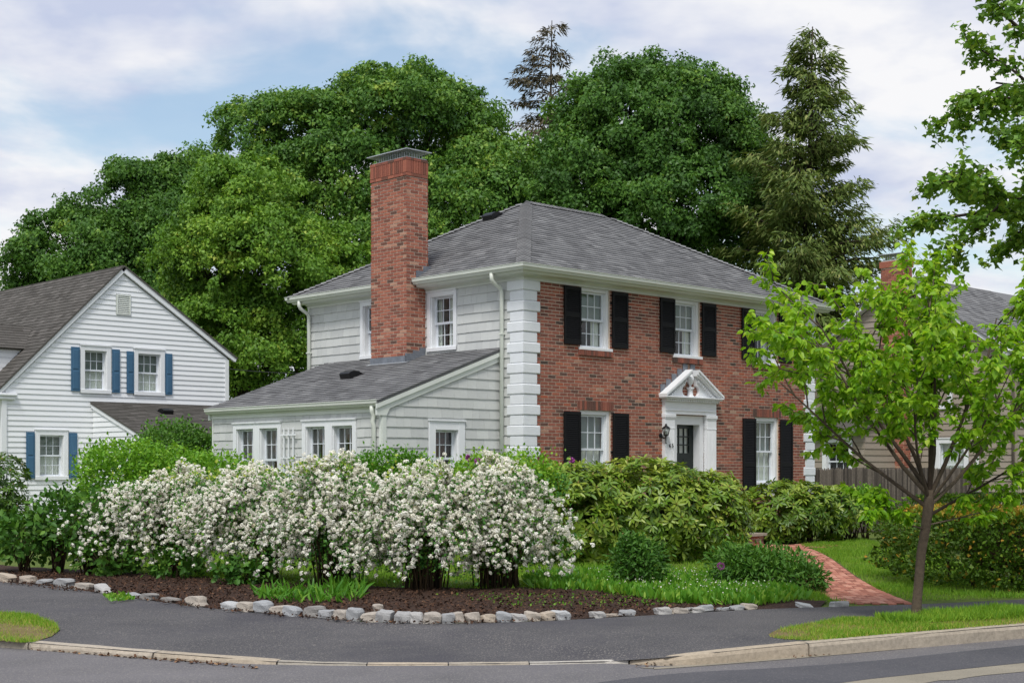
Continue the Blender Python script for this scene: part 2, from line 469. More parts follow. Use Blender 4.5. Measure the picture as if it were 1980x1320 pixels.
def window(parent, T, a0, a1, z0, z1, cas=0.07, out=None, drapes='right', cols=3, rows=2, sill=True, split=0.5, shade=None, casmat='white', depth=0.10, sillout=0.05, room=None):
    """double-hung window filling the opening a0..a1 x z0..z1; out = how far the casing stands proud (None: recessed in brick)"""
    g = G(T)
    d0, d1 = (-0.16, -0.035) if out is None else (-0.16, out)
    g.box(a0, a0 + cas, d0, d1, z0, z1, c=0.006); g.box(a1 - cas, a1, d0, d1, z0, z1, c=0.006)
    g.box(a0 + cas, a1 - cas, d0, d1 - 0.002, z1 - cas, z1, c=0.006)
    if out is not None:
        g.box(a0 - 0.012, a1 + 0.012, 0.0, out + 0.022, z1, z1 + 0.03)
    sh = 0.06 if sill else cas * 0.8
    g.box(a0 - (0.05 if sill else 0.0), a1 + (0.05 if sill else 0.0), d0 + 0.002, (sillout if out is None else out + 0.02), z0, z0 + sh, c=0.006)
    for s in (0, 1):      # back band
        x0 = a0 + cas if s == 0 else a1 - cas - 0.02
        g.box(x0, x0 + 0.02, d0, d1 - 0.04, z0 + sh, z1 - cas)
    w = g.build('window', M[casmat], parent)
    x0, x1, y0, y1 = a0 + cas + 0.02, a1 - cas - 0.02, z0 + sh, z1 - cas
    ym = y0 + (y1 - y0) * split
    fr = 0.042
    for k, (b0, b1, dd) in enumerate(((ym - 0.02, y1, -depth), (y0, ym + 0.02, -depth - 0.036))):
        s = G(T)
        s.box(x0, x0 + fr, dd - 0.03, dd, b0, b1); s.box(x1 - fr, x1, dd - 0.03, dd, b0, b1)
        s.box(x0 + fr, x1 - fr, dd - 0.03, dd, b1 - fr, b1); s.box(x0 + fr, x1 - fr, dd - 0.03, dd + 0.004, b0, b0 + fr * 1.1)
        gx0, gx1, gy0, gy1 = x0 + fr, x1 - fr, b0 + fr * 1.1, b1 - fr
        mw = 0.016
        for i in range(1, cols):
            xx = gx0 + (gx1 - gx0) * i / cols
            s.box(xx - mw / 2, xx + mw / 2, dd - 0.026, dd - 0.006, gy0, gy1)
        for j in range(1, rows):
            yy = gy0 + (gy1 - gy0) * j / rows
            for i in range(cols):
                xa = gx0 + (gx1 - gx0) * i / cols + (mw / 2 if i else 0); xb = gx0 + (gx1 - gx0) * (i + 1) / cols - (mw / 2 if i < cols - 1 else 0)
                s.box(xa, xb, dd - 0.026, dd - 0.006, yy - mw / 2, yy + mw / 2)
        s.build('sash', M['sash'], w)
        for i in range(cols):
            for j in range(rows):
                p = G(T)
                xa, xb = gx0 + (gx1 - gx0) * i / cols, gx0 + (gx1 - gx0) * (i + 1) / cols
                ya, yb = gy0 + (gy1 - gy0) * j / rows, gy0 + (gy1 - gy0) * (j + 1) / rows
                tl = random.uniform(-0.0015, 0.0015)
                p.face([(xa, dd - 0.016 + tl, ya), (xb, dd - 0.016 - tl, ya), (xb, dd - 0.016 - tl, yb), (xa, dd - 0.016 + tl, yb)])
                p.build('pane', M['glass'], w)
    def cloth(xa, xb, ya, yb, m, dd=-0.21, folds=None):
        n = folds or max(4, int((xb - xa) / 0.02)); c = G(T)
        prev = None
        for i in range(n + 1):
            a = xa + (xb - xa) * i / n; d = dd + 0.014 * math.sin(i * 1.9) + random.uniform(-0.004, 0.004)
            cur = (c.pt((a, d, ya)), c.pt((a, d, yb)))
            if prev: c.idx([prev[0], cur[0], cur[1], prev[1]], 0.5, 0, True)
            prev = cur
        c.build('curtain' if m != 'shade' else 'window_shade', M[m], w)  # 'curtain' also names the sunroom's brown reflection sheets
    if drapes == 'full': cloth(x0, x1, y0, ym + 0.02, 'curtain'); cloth(x0, x1, ym + 0.02, y1, 'shade', folds=4)
    elif drapes == 'right': cloth(x0 + (x1 - x0) * 0.62, x1, y0, ym + 0.1, 'curtain'); cloth(x0, x1, ym + 0.02, y1, 'shade', -0.19, folds=4)
    elif drapes == 'left': cloth(x0, x0 + (x1 - x0) * 0.5, y0, y1, 'curtain'); cloth(x0 + (x1 - x0) * 0.86, x1, y0, y1, 'curtain')
    elif drapes == 'all': cloth(x0, x1, y0, y1, 'curtain')
    elif drapes == 'warm':
        cloth(x0 + (x1 - x0) * 0.3, x1, y0, y1 - 0.15, 'warm_reflection', -0.34, folds=5)  # no real drape: brown sheet painting the reflections seen in the panes
    return w

# ------------------------------------------------------------------ the brick house
HB = Vector((CX, CY, 0))
house = empty('brick_house', HB, PHI, label='two storey red brick colonial house with white corner blocks and grey hip roof', category='house')
LU, LV = 9.97, 7.19
TF = lambda a, d, z: (a, -d, z)                 # front wall, faces -v
TL = lambda a, d, z: (-d, a, z)                 # gable end wall, faces -u
SW, SV0, SV1 = 3.04, 0.655, 6.46                # sunroom
TSO = lambda a, d, z: (-SW - d, a, z)           # sunroom outer wall
TSS = lambda a, d, z: (a, SV0 - d, z)           # sunroom near side wall
BC = 0.0686                                     # brick course

g = G()
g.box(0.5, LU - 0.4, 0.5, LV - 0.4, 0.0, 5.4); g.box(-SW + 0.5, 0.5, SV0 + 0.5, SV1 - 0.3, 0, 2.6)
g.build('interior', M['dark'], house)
# plain far walls
g = G(); g.box(LU - 0.4, LU - 0.01, 0.02, LV, 0, 5.42); g.box(0.02, LU - 0.4, LV - 0.4, LV - 0.001, 0, 5.42); g.build('rear_wall', M['siding'], house)

UP = [(1.62, 2.53), (4.62, 5.53), (7.53, 8.46)]
LO = [(1.61, 2.55), (7.57, 8.50)]
fh = [(a, b, 4.125, 5.43) for a, b in UP] + [(a, b, 1.02, 2.888) for a, b in LO] + [(4.56, 5.68, -0.2, 2.86)]
front = wall_sheet(TF, 0.0, LU, 0, 5.45, fh, 0.0, -0.5, 'front_wall', M['mortar'], house)
# bricks in running bond, with header and rowlock courses left out for their own pieces
bh = fh + [(a - 0.08, b + 0.08, 2.886, 3.088) for a, b in LO] + [(a - 0.07, b + 0.07, 4.01, 4.126) for a, b in UP]
pcs = []
for (p, zb, zt, t) in courses([(0.36, 0), (LU - 0.36, 0), (LU - 0.36, 5.44), (0.36, 5.44)], 0.0, 5.44, BC, 0.2195, 0.2205, bh, gap=0.018, vgap=0.017, bond=0.11):
    pcs.append((p, zb, zt, min(1, max(0, random.betavariate(2.2, 2.2) if random.random() < 0.8 else random.random()))))
emit(pcs, TF, 'brick', M['brick'], front, 0.007, 0.007, 300, 'brick_field', ok=lambda pc: pc[1] > 1.95, base=HB)
for a, b in LO:     # soldier course over the ground floor windows
    x = a - 0.072
    while x < b + 0.06:
        G(TF).box(x + 0.005, x + 0.064, -0.02, 0.016, 2.892, 3.082, t=random.random() * 0.7).build('soldier_brick', M['brick'], front); x += 0.0687
for a, b in UP:     # rowlock sill
    x = a - 0.062
    while x < b + 0.05:
        G(TF).box(x + 0.005, x + 0.064, -0.02, 0.055, 4.016, 4.122, t=random.random() * 0.6).build('sill_brick', M['brick'], front); x += 0.0687
for i, (a, b) in enumerate(UP):
    window(house, TF, a, b, 4.126, 5.43, 0.085, None, 'right')
for a, b in LO:
    w = window(house, TF, a, b, 1.30, 2.886, 0.085, None, 'full')
    G(TF).box(a, b, -0.4, -0.04, 1.02, 1.297).box(a + 0.1, b - 0.1, -0.05, -0.03, 1.07, 1.24, c=0.01).build('apron_panel', M['white'], w)

def shutter_mesh(h, w, mid):
    g = G(TF)
    st, dp = 0.052, 0.05
    g.box(0, st, 0.018, dp, 0, h, c=0.004); g.box(w - st, w, 0.018, dp, 0, h, c=0.004)
    for z0, z1 in ((0, 0.10), (mid, mid + 0.10), (h - 0.075, h)):
        g.box(st, w - st, 0.018, dp - 0.003, z0, z1, c=0.003)
    f = g.mesh('shutter', M['shutter'])
    s = G(TF)
    s.face([(st, 0.02, 0.1), (w - st, 0.02, 0.1), (w - st, 0.02, h - 0.07), (st, 0.02, h - 0.07)])
    for z0, z1 in ((0.10, mid), (mid + 0.10, h - 0.075)):
        n = int((z1 - z0) / 0.038)
        for i in range(n):
            z = z0 + (z1 - z0) * (i + 0.5) / n
            s.prism([(0.022, z + 0.018), (0.028, z + 0.021), (0.046, z - 0.015), (0.040, z - 0.018)], st, w - st)
    return f, s.mesh('louvre_slats', M['shutter'])
SHU, SHL = shutter_mesh(1.185, 0.495, 0.55), shutter_mesh(1.75, 0.495, 0.62)
for (a, b), zz_, ms in [(q, 4.215, SHU) for q in UP] + [(q, 1.10, SHL) for q in LO]:
    for x in (a - 0.505, b + 0.035):
        o = link('shutter', ms[0], house, (x, -0.012, zz_))
        link('louvre_slats', ms[1], o, kind='stuff')
        hg = G(TF); hg.box(x + (0.49 if x < a else -0.035), x + (0.53 if x < a else 0.01), 0.0, 0.03, zz_ + 0.25, zz_ + 0.28); hg.box(x + (0.49 if x < a else -0.035), x + (0.53 if x < a else 0.01), 0.0, 0.03, zz_ + 0.92, zz_ + 0.95)
        hg.build('hinge', M['iron'], house)

# quoins: alternating wide and narrow blocks wrapped round the corner
QH = 0.2059
def quoin(k, cu, cv, su, sv, far=False):
    wide = (k % 2 == 0)
    wu, wv = (0.435, 0.435) if wide else (0.36, 0.36)
    e = 0.035 if wide else 0.022
    z1 = 5.42 - k * QH; z0 = z1 - QH + 0.002
    q = G(); c = 0.018
    o = []
    # L-shaped block, chamfered top and bottom
    def ring(z, ex): return [(cu - su * ex, cv - sv * ex), (cu + su * wu, cv - sv * ex), (cu + su * wu, cv + sv * 0.02), (cu + su * 0.02, cv + sv * 0.02), (cu + su * 0.02, cv + sv * wv), (cu - su * ex, cv + sv * wv)]
    rows_ = [(z0, e - c), (z0 + c, e), (z1 - c, e), (z1, e - c)]
    R_ = [[q.pt((x, y, z)) for x, y in ring(z, ex)] for z, ex in rows_]
    for i in range(3):
        for j in range(6):
            n = (j + 1) % 6
            q.idx([R_[i][j], R_[i][n], R_[i + 1][n], R_[i + 1][j]])
    q.idx(R_[0][::-1]); q.idx(R_[-1])
    q.build('quoin_block', M['quoin'], house)
for k in range(26): quoin(k, 0.0, 0.0, 1, 1)
for k in range(26): quoin(k, LU, 0.0, -1, 1)

# gable end wall above the sunroom, clad in wide shingles
lw_holes = [(1.97, 2.90, 4.16, 5.40), (4.30, 5.22, 4.13, 5.40)]
lw = wall_sheet(TL, 0.0, LV, 0, 5.45, [(h[0] + 0.08, h[1] - 0.08, h[2] + 0.06, h[3] - 0.08) for h in lw_holes], -0.002, -0.5, 'gable_wall', M['siding'], house)
sp = courses([(0.36, 3.9), (LV - 0.03, 3.9), (LV - 0.03, 5.44), (0.36, 5.44)], 3.90, 5.44, 0.193, 0.16, 0.34, [(h[0] - 0.02, h[1] + 0.02, h[2] - 0.02, h[3] + 0.3) for h in lw_holes], gap=0.003, jit=0.003)
sp += courses([(0.36, 1.0), (0.66, 1.0), (0.66, 3.9), (0.36, 3.9)], 1.0, 3.9, 0.193, 0.3, 0.34, gap=0.003)
sp += courses([(6.5, 1.0), (LV - 0.03, 1.0), (LV - 0.03, 3.9), (6.5, 3.9)], 1.0, 3.9, 0.193, 0.2, 0.34, gap=0.003)
emit(sp, TL, 'shingle', M['siding'], lw, 0.024, 0.006, 300, base=HB)
window(house, TL, 1.97, 2.90, 4.15, 5.40, 0.10, 0.035, 'left', split=0.48, sill=False)
window(house, TL, 4.30, 5.22, 4.12, 5.40, 0.10, 0.035, 'left', split=0.48, sill=False)
G(TL).box(LV - 0.03, LV + 0.02, -0.2, 0.03, 3.5, 5.42).build('corner_board', M['trim'], house)

# cornice: frieze, soffit, crown and gutter on the two visible sides
OV = 0.30
for T_, L_, nm, cuts in ((TF, LU, 'front', [(0.0, LU, 1, 1)]), (TL, LV, 'end', [(0.0, 2.955, 1, 0), (4.185, LV, 0, 1)])):
    for a0, a1, m0, m1 in cuts:
        G(T_).prism([(-0.02, 5.418), (0.03, 5.418), (0.03, 5.505), (-0.02, 5.505)], a0, a1, mitre0=m0, mitre1=m1).build('frieze', M['trim'], house)
        G(T_).prism([(0.0, 5.506), (0.05, 5.47), (0.07, 5.50), (OV - 0.07, 5.505), (OV - 0.03, 5.515), (OV, 5.56), (OV, 5.585), (0.0, 5.585)], a0, a1, mitre0=m0, mitre1=m1).build('soffit', M['trim'], house)
        gp = [(OV + 0.005, 5.555), (OV + 0.06, 5.558), (OV + 0.085, 5.60), (OV + 0.105, 5.615), (OV + 0.11, 5.672), (OV + 0.12, 5.676), (OV + 0.118, 5.684), (OV + 0.10, 5.684), (OV + 0.095, 5.625), (OV + 0.005, 5.62)]
        G(T_).prism(gp, a0, a1, mitre0=m0, mitre1=m1).build('gutter', M['gutter'], house)

# hip roof
EO, EZ, RZ_ = 0.36, 5.655, 7.88
run = LV / 2 + EO; rise = RZ_ - EZ; SL = math.hypot(run, rise); cr, sr = run / SL, rise / SL
r0, r1 = LV / 2, LU - LV / 2
g = G()
c4 = [(-EO, -EO, EZ), (LU + EO, -EO, EZ), (LU + EO, LV + EO, EZ), (-EO, LV + EO, EZ)]
top = [(r0, LV / 2, RZ_), (r1, LV / 2, RZ_)]
for f in ((c4[0], c4[1], top[1], top[0]), (c4[1], c4[2], top[1]), (c4[2], c4[3], top[0], top[1]), (c4[3], c4[0], top[0])): g.face(list(f), 0.5)
g.face([(x, y, EZ - 0.05) for x, y, z in c4[::-1]])
for i in range(4):
    j = (i + 1) % 4
    g.face([c4[i], c4[j], c4[j][:2] + (EZ - 0.05,), c4[i][:2] + (EZ - 0.05,)])
roof = g.build('roof', M['asphalt_shingle'], house)
TRF = lambda s, d, t: (s, -EO + t * cr - d * sr, EZ + t * sr + d * cr)
TRL = lambda s, d, t: (-EO + t * cr - d * sr, s, EZ + t * sr + d * cr)
allr = []
regF = [(-EO, 0), (LU + EO, 0), (r1, SL), (r0, SL)]
regL = [(-EO, 0), (LV + EO, 0), (LV / 2 + 0.01, SL), (LV / 2 - 0.01, SL)]
def roof_tints(p):
    return [(a, b, c, min(1, max(0, random.gauss(0.5, 0.2)))) for a, b, c, d in p]
pf = roof_tints(courses(regF, -0.02, SL, 0.142, 0.14, 0.36, gap=0.006, jit=0.006))
pl = roof_tints(courses(regL, -0.02, SL, 0.142, 0.14, 0.36, gap=0.006, jit=0.006))
emit(pf, TRF, 'shingle', M['asphalt_shingle'], roof, 0.020, 0.004, 150, base=HB)
emit(pl, TRL, 'shingle', M['asphalt_shingle'], roof, 0.020, 0.004, 150, base=HB)
def hip_caps(A, B, s1, s2, name='hip_cap', step=0.14, single=True):
    """folded cap shingles from A up to B; s1, s2 are directions down the two slopes"""
    A, B = Vector(A), Vector(B); d = (B - A); n = int(d.length / step); d.normalize()
    s1, s2 = ((Vector(e) - d * Vector(e).dot(d)).normalized() for e in (s1, s2))
    up = Vector((0, 0, 1))
    gg = G()
    for i in range(n):
        if i == 0 and single: continue
        g = G() if single else gg
        lo, hi = A + d * (i * step), A + d * ((i + 1) * step + 0.03)
        w = 0.155; t = min(1, max(0, random.gauss(0.6, 0.18)))
        o1, o2 = up * 0.052, up * 0.028
        ids = [g.pt(q) for q in (lo + s1 * w + o1, lo + o1 * 1.15, lo + s2 * w + o1, hi + s1 * w + o2, hi + o2 * 1.15, hi + s2 * w + o2, lo + s1 * w, lo, lo + s2 * w)]
        g.idx([ids[0], ids[1], ids[4], ids[3]], t); g.idx([ids[1], ids[2], ids[5], ids[4]], t)
        g.idx([ids[6], ids[7], ids[1], ids[0]], t * 0.4); g.idx([ids[7], ids[8], ids[2], ids[1]], t * 0.4)
        if single: g.build('cap_shingle', M['asphalt_shingle'], roof)
    if not single: gg.build('cap_row', M['asphalt_shingle'], roof, kind='stuff')
hip_caps(c4[0], top[0], (1, 0, 0), (0, 1, 0))
hip_caps(c4[1], top[1], (-1, 0, 0), (0, 1, 0), single=False)
hip_caps(c4[3], top[0], (0, -1, 0), (1, 0, 0), single=False)
hip_caps(top[0], top[1], (0, -cr, -sr), (0, cr, -sr), single=False)

# ---- sunroom
so_h = [(3.90, 4.775, 1.24, 2.62), (4.775, 5.65, 1.24, 2.62), (1.41, 2.285, 1.24, 2.62), (2.285, 3.16, 1.24, 2.62)]
inset = lambda h, q=0.07: (h[0] + q, h[1] - q, h[2] + q, h[3] - q)
so = wall_sheet(TSO, SV0, SV1, 0, 2.76, [inset(h) for h in so_h], -0.002, -0.5, 'sunroom_wall', M['siding'], house)
emit(courses([(SV0 + 0.05, 0.5), (SV1 - 0.03, 0.5), (SV1 - 0.03, 2.75), (SV0 + 0.05, 2.75)], 0.50, 2.75, 0.178, 0.14, 0.30, [(3.88, 5.67, 1.2, 2.65), (1.39, 3.18, 1.2, 2.65)], gap=0.004, jit=0.003), TSO, 'shingle', M['siding'], so, 0.022, 0.006, 300, base=HB, ok=lambda pc: pc[1] > 1.2)
for h in so_h: window(house, TSO, h[0], h[1], h[2], h[3], 0.115, 0.035, 'warm', sill=False, split=0.45)
ss_h = [(-1.91, -0.985, 1.14, 2.60)]
g = G(TSS)
for q in rect_sub((-SW, 0.0, 0.0, 2.75), [inset(h) for h in ss_h]):
    g.face([(q[0], -0.002, q[2]), (q[1], -0.002, q[2]), (q[1], -0.002, q[3]), (q[0], -0.002, q[3])])
g.face([(-SW, -0.002, 2.75), (0, -0.002, 2.75), (0, -0.002, 4.0), (-SW, -0.002, 2.88)])
ss = g.build('sunroom_side_wall', M['siding'], house)
emit(courses([(-SW + 0.09, 0.5), (-0.05, 0.5), (-0.05, 4.0), (-SW + 0.09, 2.86)], 0.5, 4.0, 0.197, 0.16, 0.36, [(-1.93, -0.965, 1.1, 2.63)], gap=0.003, jit=0.003), TSS, 'shingle', M['siding'], ss, 0.024, 0.006, 300, base=HB, ok=lambda pc: pc[1] > 1.1)
window(house, TSS, -1.91, -0.985, 1.14, 2.60, 0.17, 0.035, 'warm', sill=False, split=0.52)
g = G(TSS); g.box(-SW - 0.01, -SW + 0.09, -0.06, 0.03, 0, 2.80); g.build('corner_board', M['trim'], house)
G(TSO).box(SV0 - 0.02, SV0 + 0.05, -0.05, 0.028, 0, 2.75).box(SV1 - 0.03, SV1 + 0.01, -0.05, 0.028, 0, 2.75).build('corner_board', M['trim'], house)
SEU, SEZ, STZ = -SW - 0.17, 2.945, 4.10
slen = math.hypot(-SEU, STZ - SEZ); sc_, ss_ = -SEU / slen, (STZ - SEZ) / slen
g = G(TL); g.prism([(-SEU, SEZ - 0.05), (-SEU, SEZ), (0.0, STZ), (0.0, STZ - 0.05)], 0.58, 6.56)
sroof = g.build('sunroom_roof', M['asphalt_shingle'], house)
TRS = lambda s, d, t: (SEU + t * sc_ - d * ss_, s, SEZ + t * ss_ + d * sc_)
emit(roof_tints(courses([(0.565, 0), (6.575, 0), (6.575, slen), (0.565, slen)], -0.02, slen, 0.142, 0.14, 0.36, gap=0.006, jit=0.006)), TRS, 'shingle', M['asphalt_shingle'], sroof, 0.020, 0.004, 300, base=HB)
# rake board with return, gutter and frieze
sl = (STZ - SEZ) / (-SEU)
zr = lambda u: SEZ + (u - SEU) * sl
G(TSS).slab([(SEU, zr(SEU) - 0.06), (0, zr(0) - 0.06), (0, zr(0) - 0.145), (SEU, zr(SEU) - 0.145)][::-1], 0.03, 0.075).build('rake_board', M['trim'], house)
G(TSS).slab([(SEU + 0.02, zr(SEU) - 0.145), (0, zr(0) - 0.145), (0, zr(0) - 0.25), (-SW + 0.16, zr(-SW + 0.16) - 0.25), (-SW + 0.08, zr(-SW) - 0.33), (SEU + 0.02, zr(-SW) - 0.33)][::-1], 0.0, 0.045).build('rake_board', M['trim'], house)
G(TSO).prism([(-0.02, 2.745), (0.03, 2.745), (0.03, 2.80), (0.05, 2.82), (0.06, 2.88), (-0.02, 2.88)], SV0, 6.50).build('frieze', M['trim'], house)
G(TSO).prism([(0.07, 2.845), (0.125, 2.848), (0.15, 2.885), (0.17, 2.90), (0.175, 2.955), (0.187, 2.96), (0.185, 2.968), (0.165, 2.968), (0.16, 2.91), (0.07, 2.90)], 0.60, 6.56).build('gutter', M['gutter'], house)
G(TSO).box(6.50, 6.56, -0.3, 0.07, 2.72, 2.94).build('fascia_end', M['trim'], house)

# ---- chimney
CU, CV0, CV1, CT = 0.54, 2.965, 4.175, 8.24
G().box(-CU + 0.012, 0.05, CV0 + 0.012, CV1 - 0.012, 0, CT - 0.02).build('chimney', M['mortar'], house)
chim = [o for o in house.children if o.name.startswith('chimney')][0]
TC1 = lambda a, d, z: (-CU + 0.012 - d, a, z)
TC2 = lambda a, d, z: (a, CV0 + 0.012 - d, z)
TC3 = lambda a, d, z: (a, CV1 - 0.012 + d, z)
TC4 = lambda a, d, z: (0.05 + d, a, z)
zt_ = 7.86
p1 = courses([(CV0, 3.3), (CV1, 3.3), (CV1, zt_), (CV0, zt_)], 3.3, zt_ - 0.02, BC, 0.2195, 0.2205, gap=0.018, vgap=0.017, bond=0.11)
p2 = courses([(-CU, 3.3), (0.05, 3.3), (0.05, zt_), (-CU, zt_)], 3.3, zt_ - 0.02, BC, 0.2195, 0.2205, gap=0.018, vgap=0.017, bond=0.11)
emit(p1, TC1, 'brick', M['chimney_brick'], chim, 0.008, 0.008, 200, 'brick_field', ok=lambda pc: pc[1] > 3.7, base=HB)
emit(p2, TC2, 'brick', M['chimney_brick'], chim, 0.008, 0.008, 100, 'brick_field', ok=lambda pc: pc[1] > 4.0 and pc[0][0][0] < 0, base=HB)
emit([q for q in p2 if q[1] > 5.5], TC3, 'brick', M['chimney_brick'], chim, 0.008, 0.008, 0, 'brick_field', base=HB)
emit([q for q in p1 if q[1] > 5.8], TC4, 'brick', M['chimney_brick'], chim, 0.008, 0.008, 0, 'brick_field', base=HB)
# corbelled head: soldier course between projecting bands
for T_, A0, A1 in ((TC1, CV0 - 0.015, CV1 + 0.015), (TC2, -CU - 0.015, 0.05), (TC3, -CU - 0.015, 0.05)):
    for z0, z1, pr in ((7.845, 7.91, 0.014), (8.175, 8.238, 0.014)):
        a = A0
        while a < A1 - 0.02:
            b = min(a + 0.21, A1)
            G(T_).box(a, b - 0.008, -0.1, 0.012 + pr - (0.004 if T_ is not TC1 else 0), z0, z1 - 0.006, t=random.uniform(0.0, 0.7)).build('band_brick', M['chimney_brick'], chim); a = b
    a = A0 + 0.004
    while a < A1 - 0.02:
        G(T_).box(a, a + 0.054, -0.1, 0.012 + 0.010 - (0.004 if T_ is not TC1 else 0), 7.914, 8.171, t=random.uniform(0.0, 0.7)).build('soldier_brick', M['chimney_brick'], chim); a += 0.0685
# steel mesh spark guard and sloped lid
g = G()
for i in range(15):
    a = CV0 + 0.06 + (CV1 - CV0 - 0.12) * i / 14
    for x in (-CU + 0.06, 0.0): g.box(x - 0.004, x + 0.004, a - 0.004, a + 0.004, CT - 0.02, CT + 0.16)
for i in range(8):
    x = -CU + 0.06 + (0.0 + CU - 0.06) * i / 7
    for a in (CV0 + 0.06, CV1 - 0.06): g.box(x - 0.004, x + 0.004, a - 0.004, a + 0.004, CT - 0.02, CT + 0.16)
g.box(-CU + 0.02, 0.03, CV0 + 0.02, CV1 - 0.02, CT - 0.02, CT + 0.012)
g.build('spark_guard', M['metal'], chim)
g = G()
zl = CT + 0.155
cxm, cym = -0.24, (CV0 + CV1) / 2
cor = [(-CU - 0.06, CV0 - 0.07), (0.1, CV0 - 0.07), (0.1, CV1 + 0.07), (-CU - 0.06, CV1 + 0.07)]
lo = [g.pt((x, y, zl - 0.012)) for x, y in cor]; hi = [g.pt((x, y, zl + 0.006)) for x, y in cor]; pk = g.pt((cxm, cym, zl + 0.10))
for i in range(4):
    j = (i + 1) % 4
    g.idx([lo[i], lo[j], hi[j], hi[i]]); g.idx([hi[i], hi[j], pk])
g.idx(lo[::-1])
g.build('chimney_lid', M['metal'], chim)
# lead flashing
zc = zr(-CU)
g = G(TC1); g.box(CV0 - 0.012, CV1 + 0.012, -0.05, 0.022, zc - 0.05, zc + 0.15); g.slab([(CV0 - 0.03, zc + 0.0), (CV1 + 0.05, zc + 0.0), (CV1 + 0.05, zc + 0.012), (CV0 - 0.03, zc + 0.012)], 0.0, 0.03)
g.build('flashing', M['lead'], chim)
g = G(TC2)
for i in range(3):
    a = -CU - 0.01 + i * 0.185; g.box(a, a + 0.185, -0.03, 0.02, zr(a) - 0.05, zr(a + 0.185) + 0.14)
g.build('flashing', M['lead'], chim)
g = G(TRS); t0 = (-CU - SEU) / sc_; g.box(CV0 - 0.10, CV1 + 0.05, 0.022, 0.028, t0 - 0.10, t0 + 0.0); g.build('flashing_apron', M['metal'], chim)
g = G(TC2)
for i in range(2):
    a = -0.28 + i * 0.2; z_ = EZ + (a + EO) * rise / run; g.box(a, a + 0.2, -0.03, 0.02, z_ - 0.05, z_ + 0.17)
g.build('flashing', M['lead'], chim)

# ---- roof vents, downspouts, floodlight
def roof_vent(T_, s, t, par):
    g = G(T_); w = 0.19
    g.box(s - w, s + w, 0.01, 0.024, t - 0.16, t + 0.22)
    pr = [(0.024, t - 0.17), (0.13, t - 0.17), (0.15, t - 0.12), (0.15, t - 0.02), (0.11, t + 0.08), (0.03, t + 0.17), (0.024, t + 0.17)]
    g.prism(pr, s - w + 0.02, s + w - 0.02)
    g.build('roof_vent', M['iron'], par)
roof_vent(TRL, 3.96, SL * 0.82, roof)
roof_vent(TRS, 3.72, (-1.4 - SEU) / sc_, sroof)
def downspout(T_, a, ztop, zbot, dtop, dw=0.075):
    g = G(T_)
    p = [(a, dtop, ztop), (a, dtop, ztop - 0.11), (a, dtop - 0.04, ztop - 0.17), (a, dw + 0.03, ztop - 0.28), (a, dw, ztop - 0.36), (a, dw, zbot)]
    g.tube(p, 0.043, 8, sm=True); g.box(a - 0.05, a + 0.05, 0.0, dw + 0.046, ztop - 1.2, ztop - 1.17)
    g.build('downspout', M['gutter'], house)
downspout(TL, 0.545, 5.56, 0.1, OV + 0.05)
downspout(TL, LV - 0.09, 5.56, 0.1, OV + 0.05)
downspout(TSO, 0.80, 2.85, 0.1, 0.12)
g = G(); g.lathe((LU + 0.12, 0.05), [(0.02, 5.32), (0.04, 5.28), (0.075, 5.2), (0.075, 5.19)], 10); g.tube([(LU, 0.05, 5.36), (LU + 0.12, 0.05, 5.36), (LU + 0.12, 0.05, 5.31)], 0.018, 6); g.build('flood_lamp', M['white'], house)

# ---- doorway
PW = 0.09
g = G(TF)
for a0, a1 in ((4.22, 4.56), (5.68, 6.02)):
    p = G(TF)
    p.box(a0, a1, -0.3, PW, 0.28, 2.87, c=0.006); p.box(a0 - 0.015, a1 + 0.015, 0.0, PW + 0.025, 2.80, 2.875, c=0.008); p.box(a0 - 0.005, a1 + 0.005, 0.0, PW + 0.012, 2.775, 2.80); p.box(a0, a1, 0.0, PW + 0.012, 2.56, 2.58, c=0.004)
    for k in range(6):
        x = a0 + 0.05 + k * (a1 - a0 - 0.1) / 5; p.box(x - 0.012, x + 0.012, PW, PW + 0.012, 0.5, 2.55, c=0.005)
    p.box(a0 - 0.02, a1 + 0.02, 0, PW + 0.03, 0.28, 0.45, c=0.008)
    p.build('pilaster', M['white'], house)
sur = G(TF); sur.box(4.22, 6.02, -0.1, PW - 0.004, 2.876, 3.14, c=0.004); sur.box(4.24, 6.00, 0, PW + 0.01, 2.95, 2.975, c=0.004)
sur.box(4.20, 6.04, -0.05, PW + 0.02, 3.141, 3.16)
sur.box(4.14, 6.10, -0.05, PW + 0.11, 3.205, 3.235, c=0.008); sur.box(4.11, 6.13, -0.05, PW + 0.14, 3.236, 3.262, c=0.006)
doorway = sur.build('door_surround', M['white'], house)
g = G(TF)
for k in range(30):
    x = 4.21 + k * (1.82 - 0.03) / 29; g.box(x, x + 0.033, 0.0, PW + 0.075, 3.162, 3.203)
g.box(4.20, 6.04, 0, PW + 0.03, 3.160, 3.204)
g.build('dentil_row', M['white'], doorway, kind='stuff')
UC = 5.12
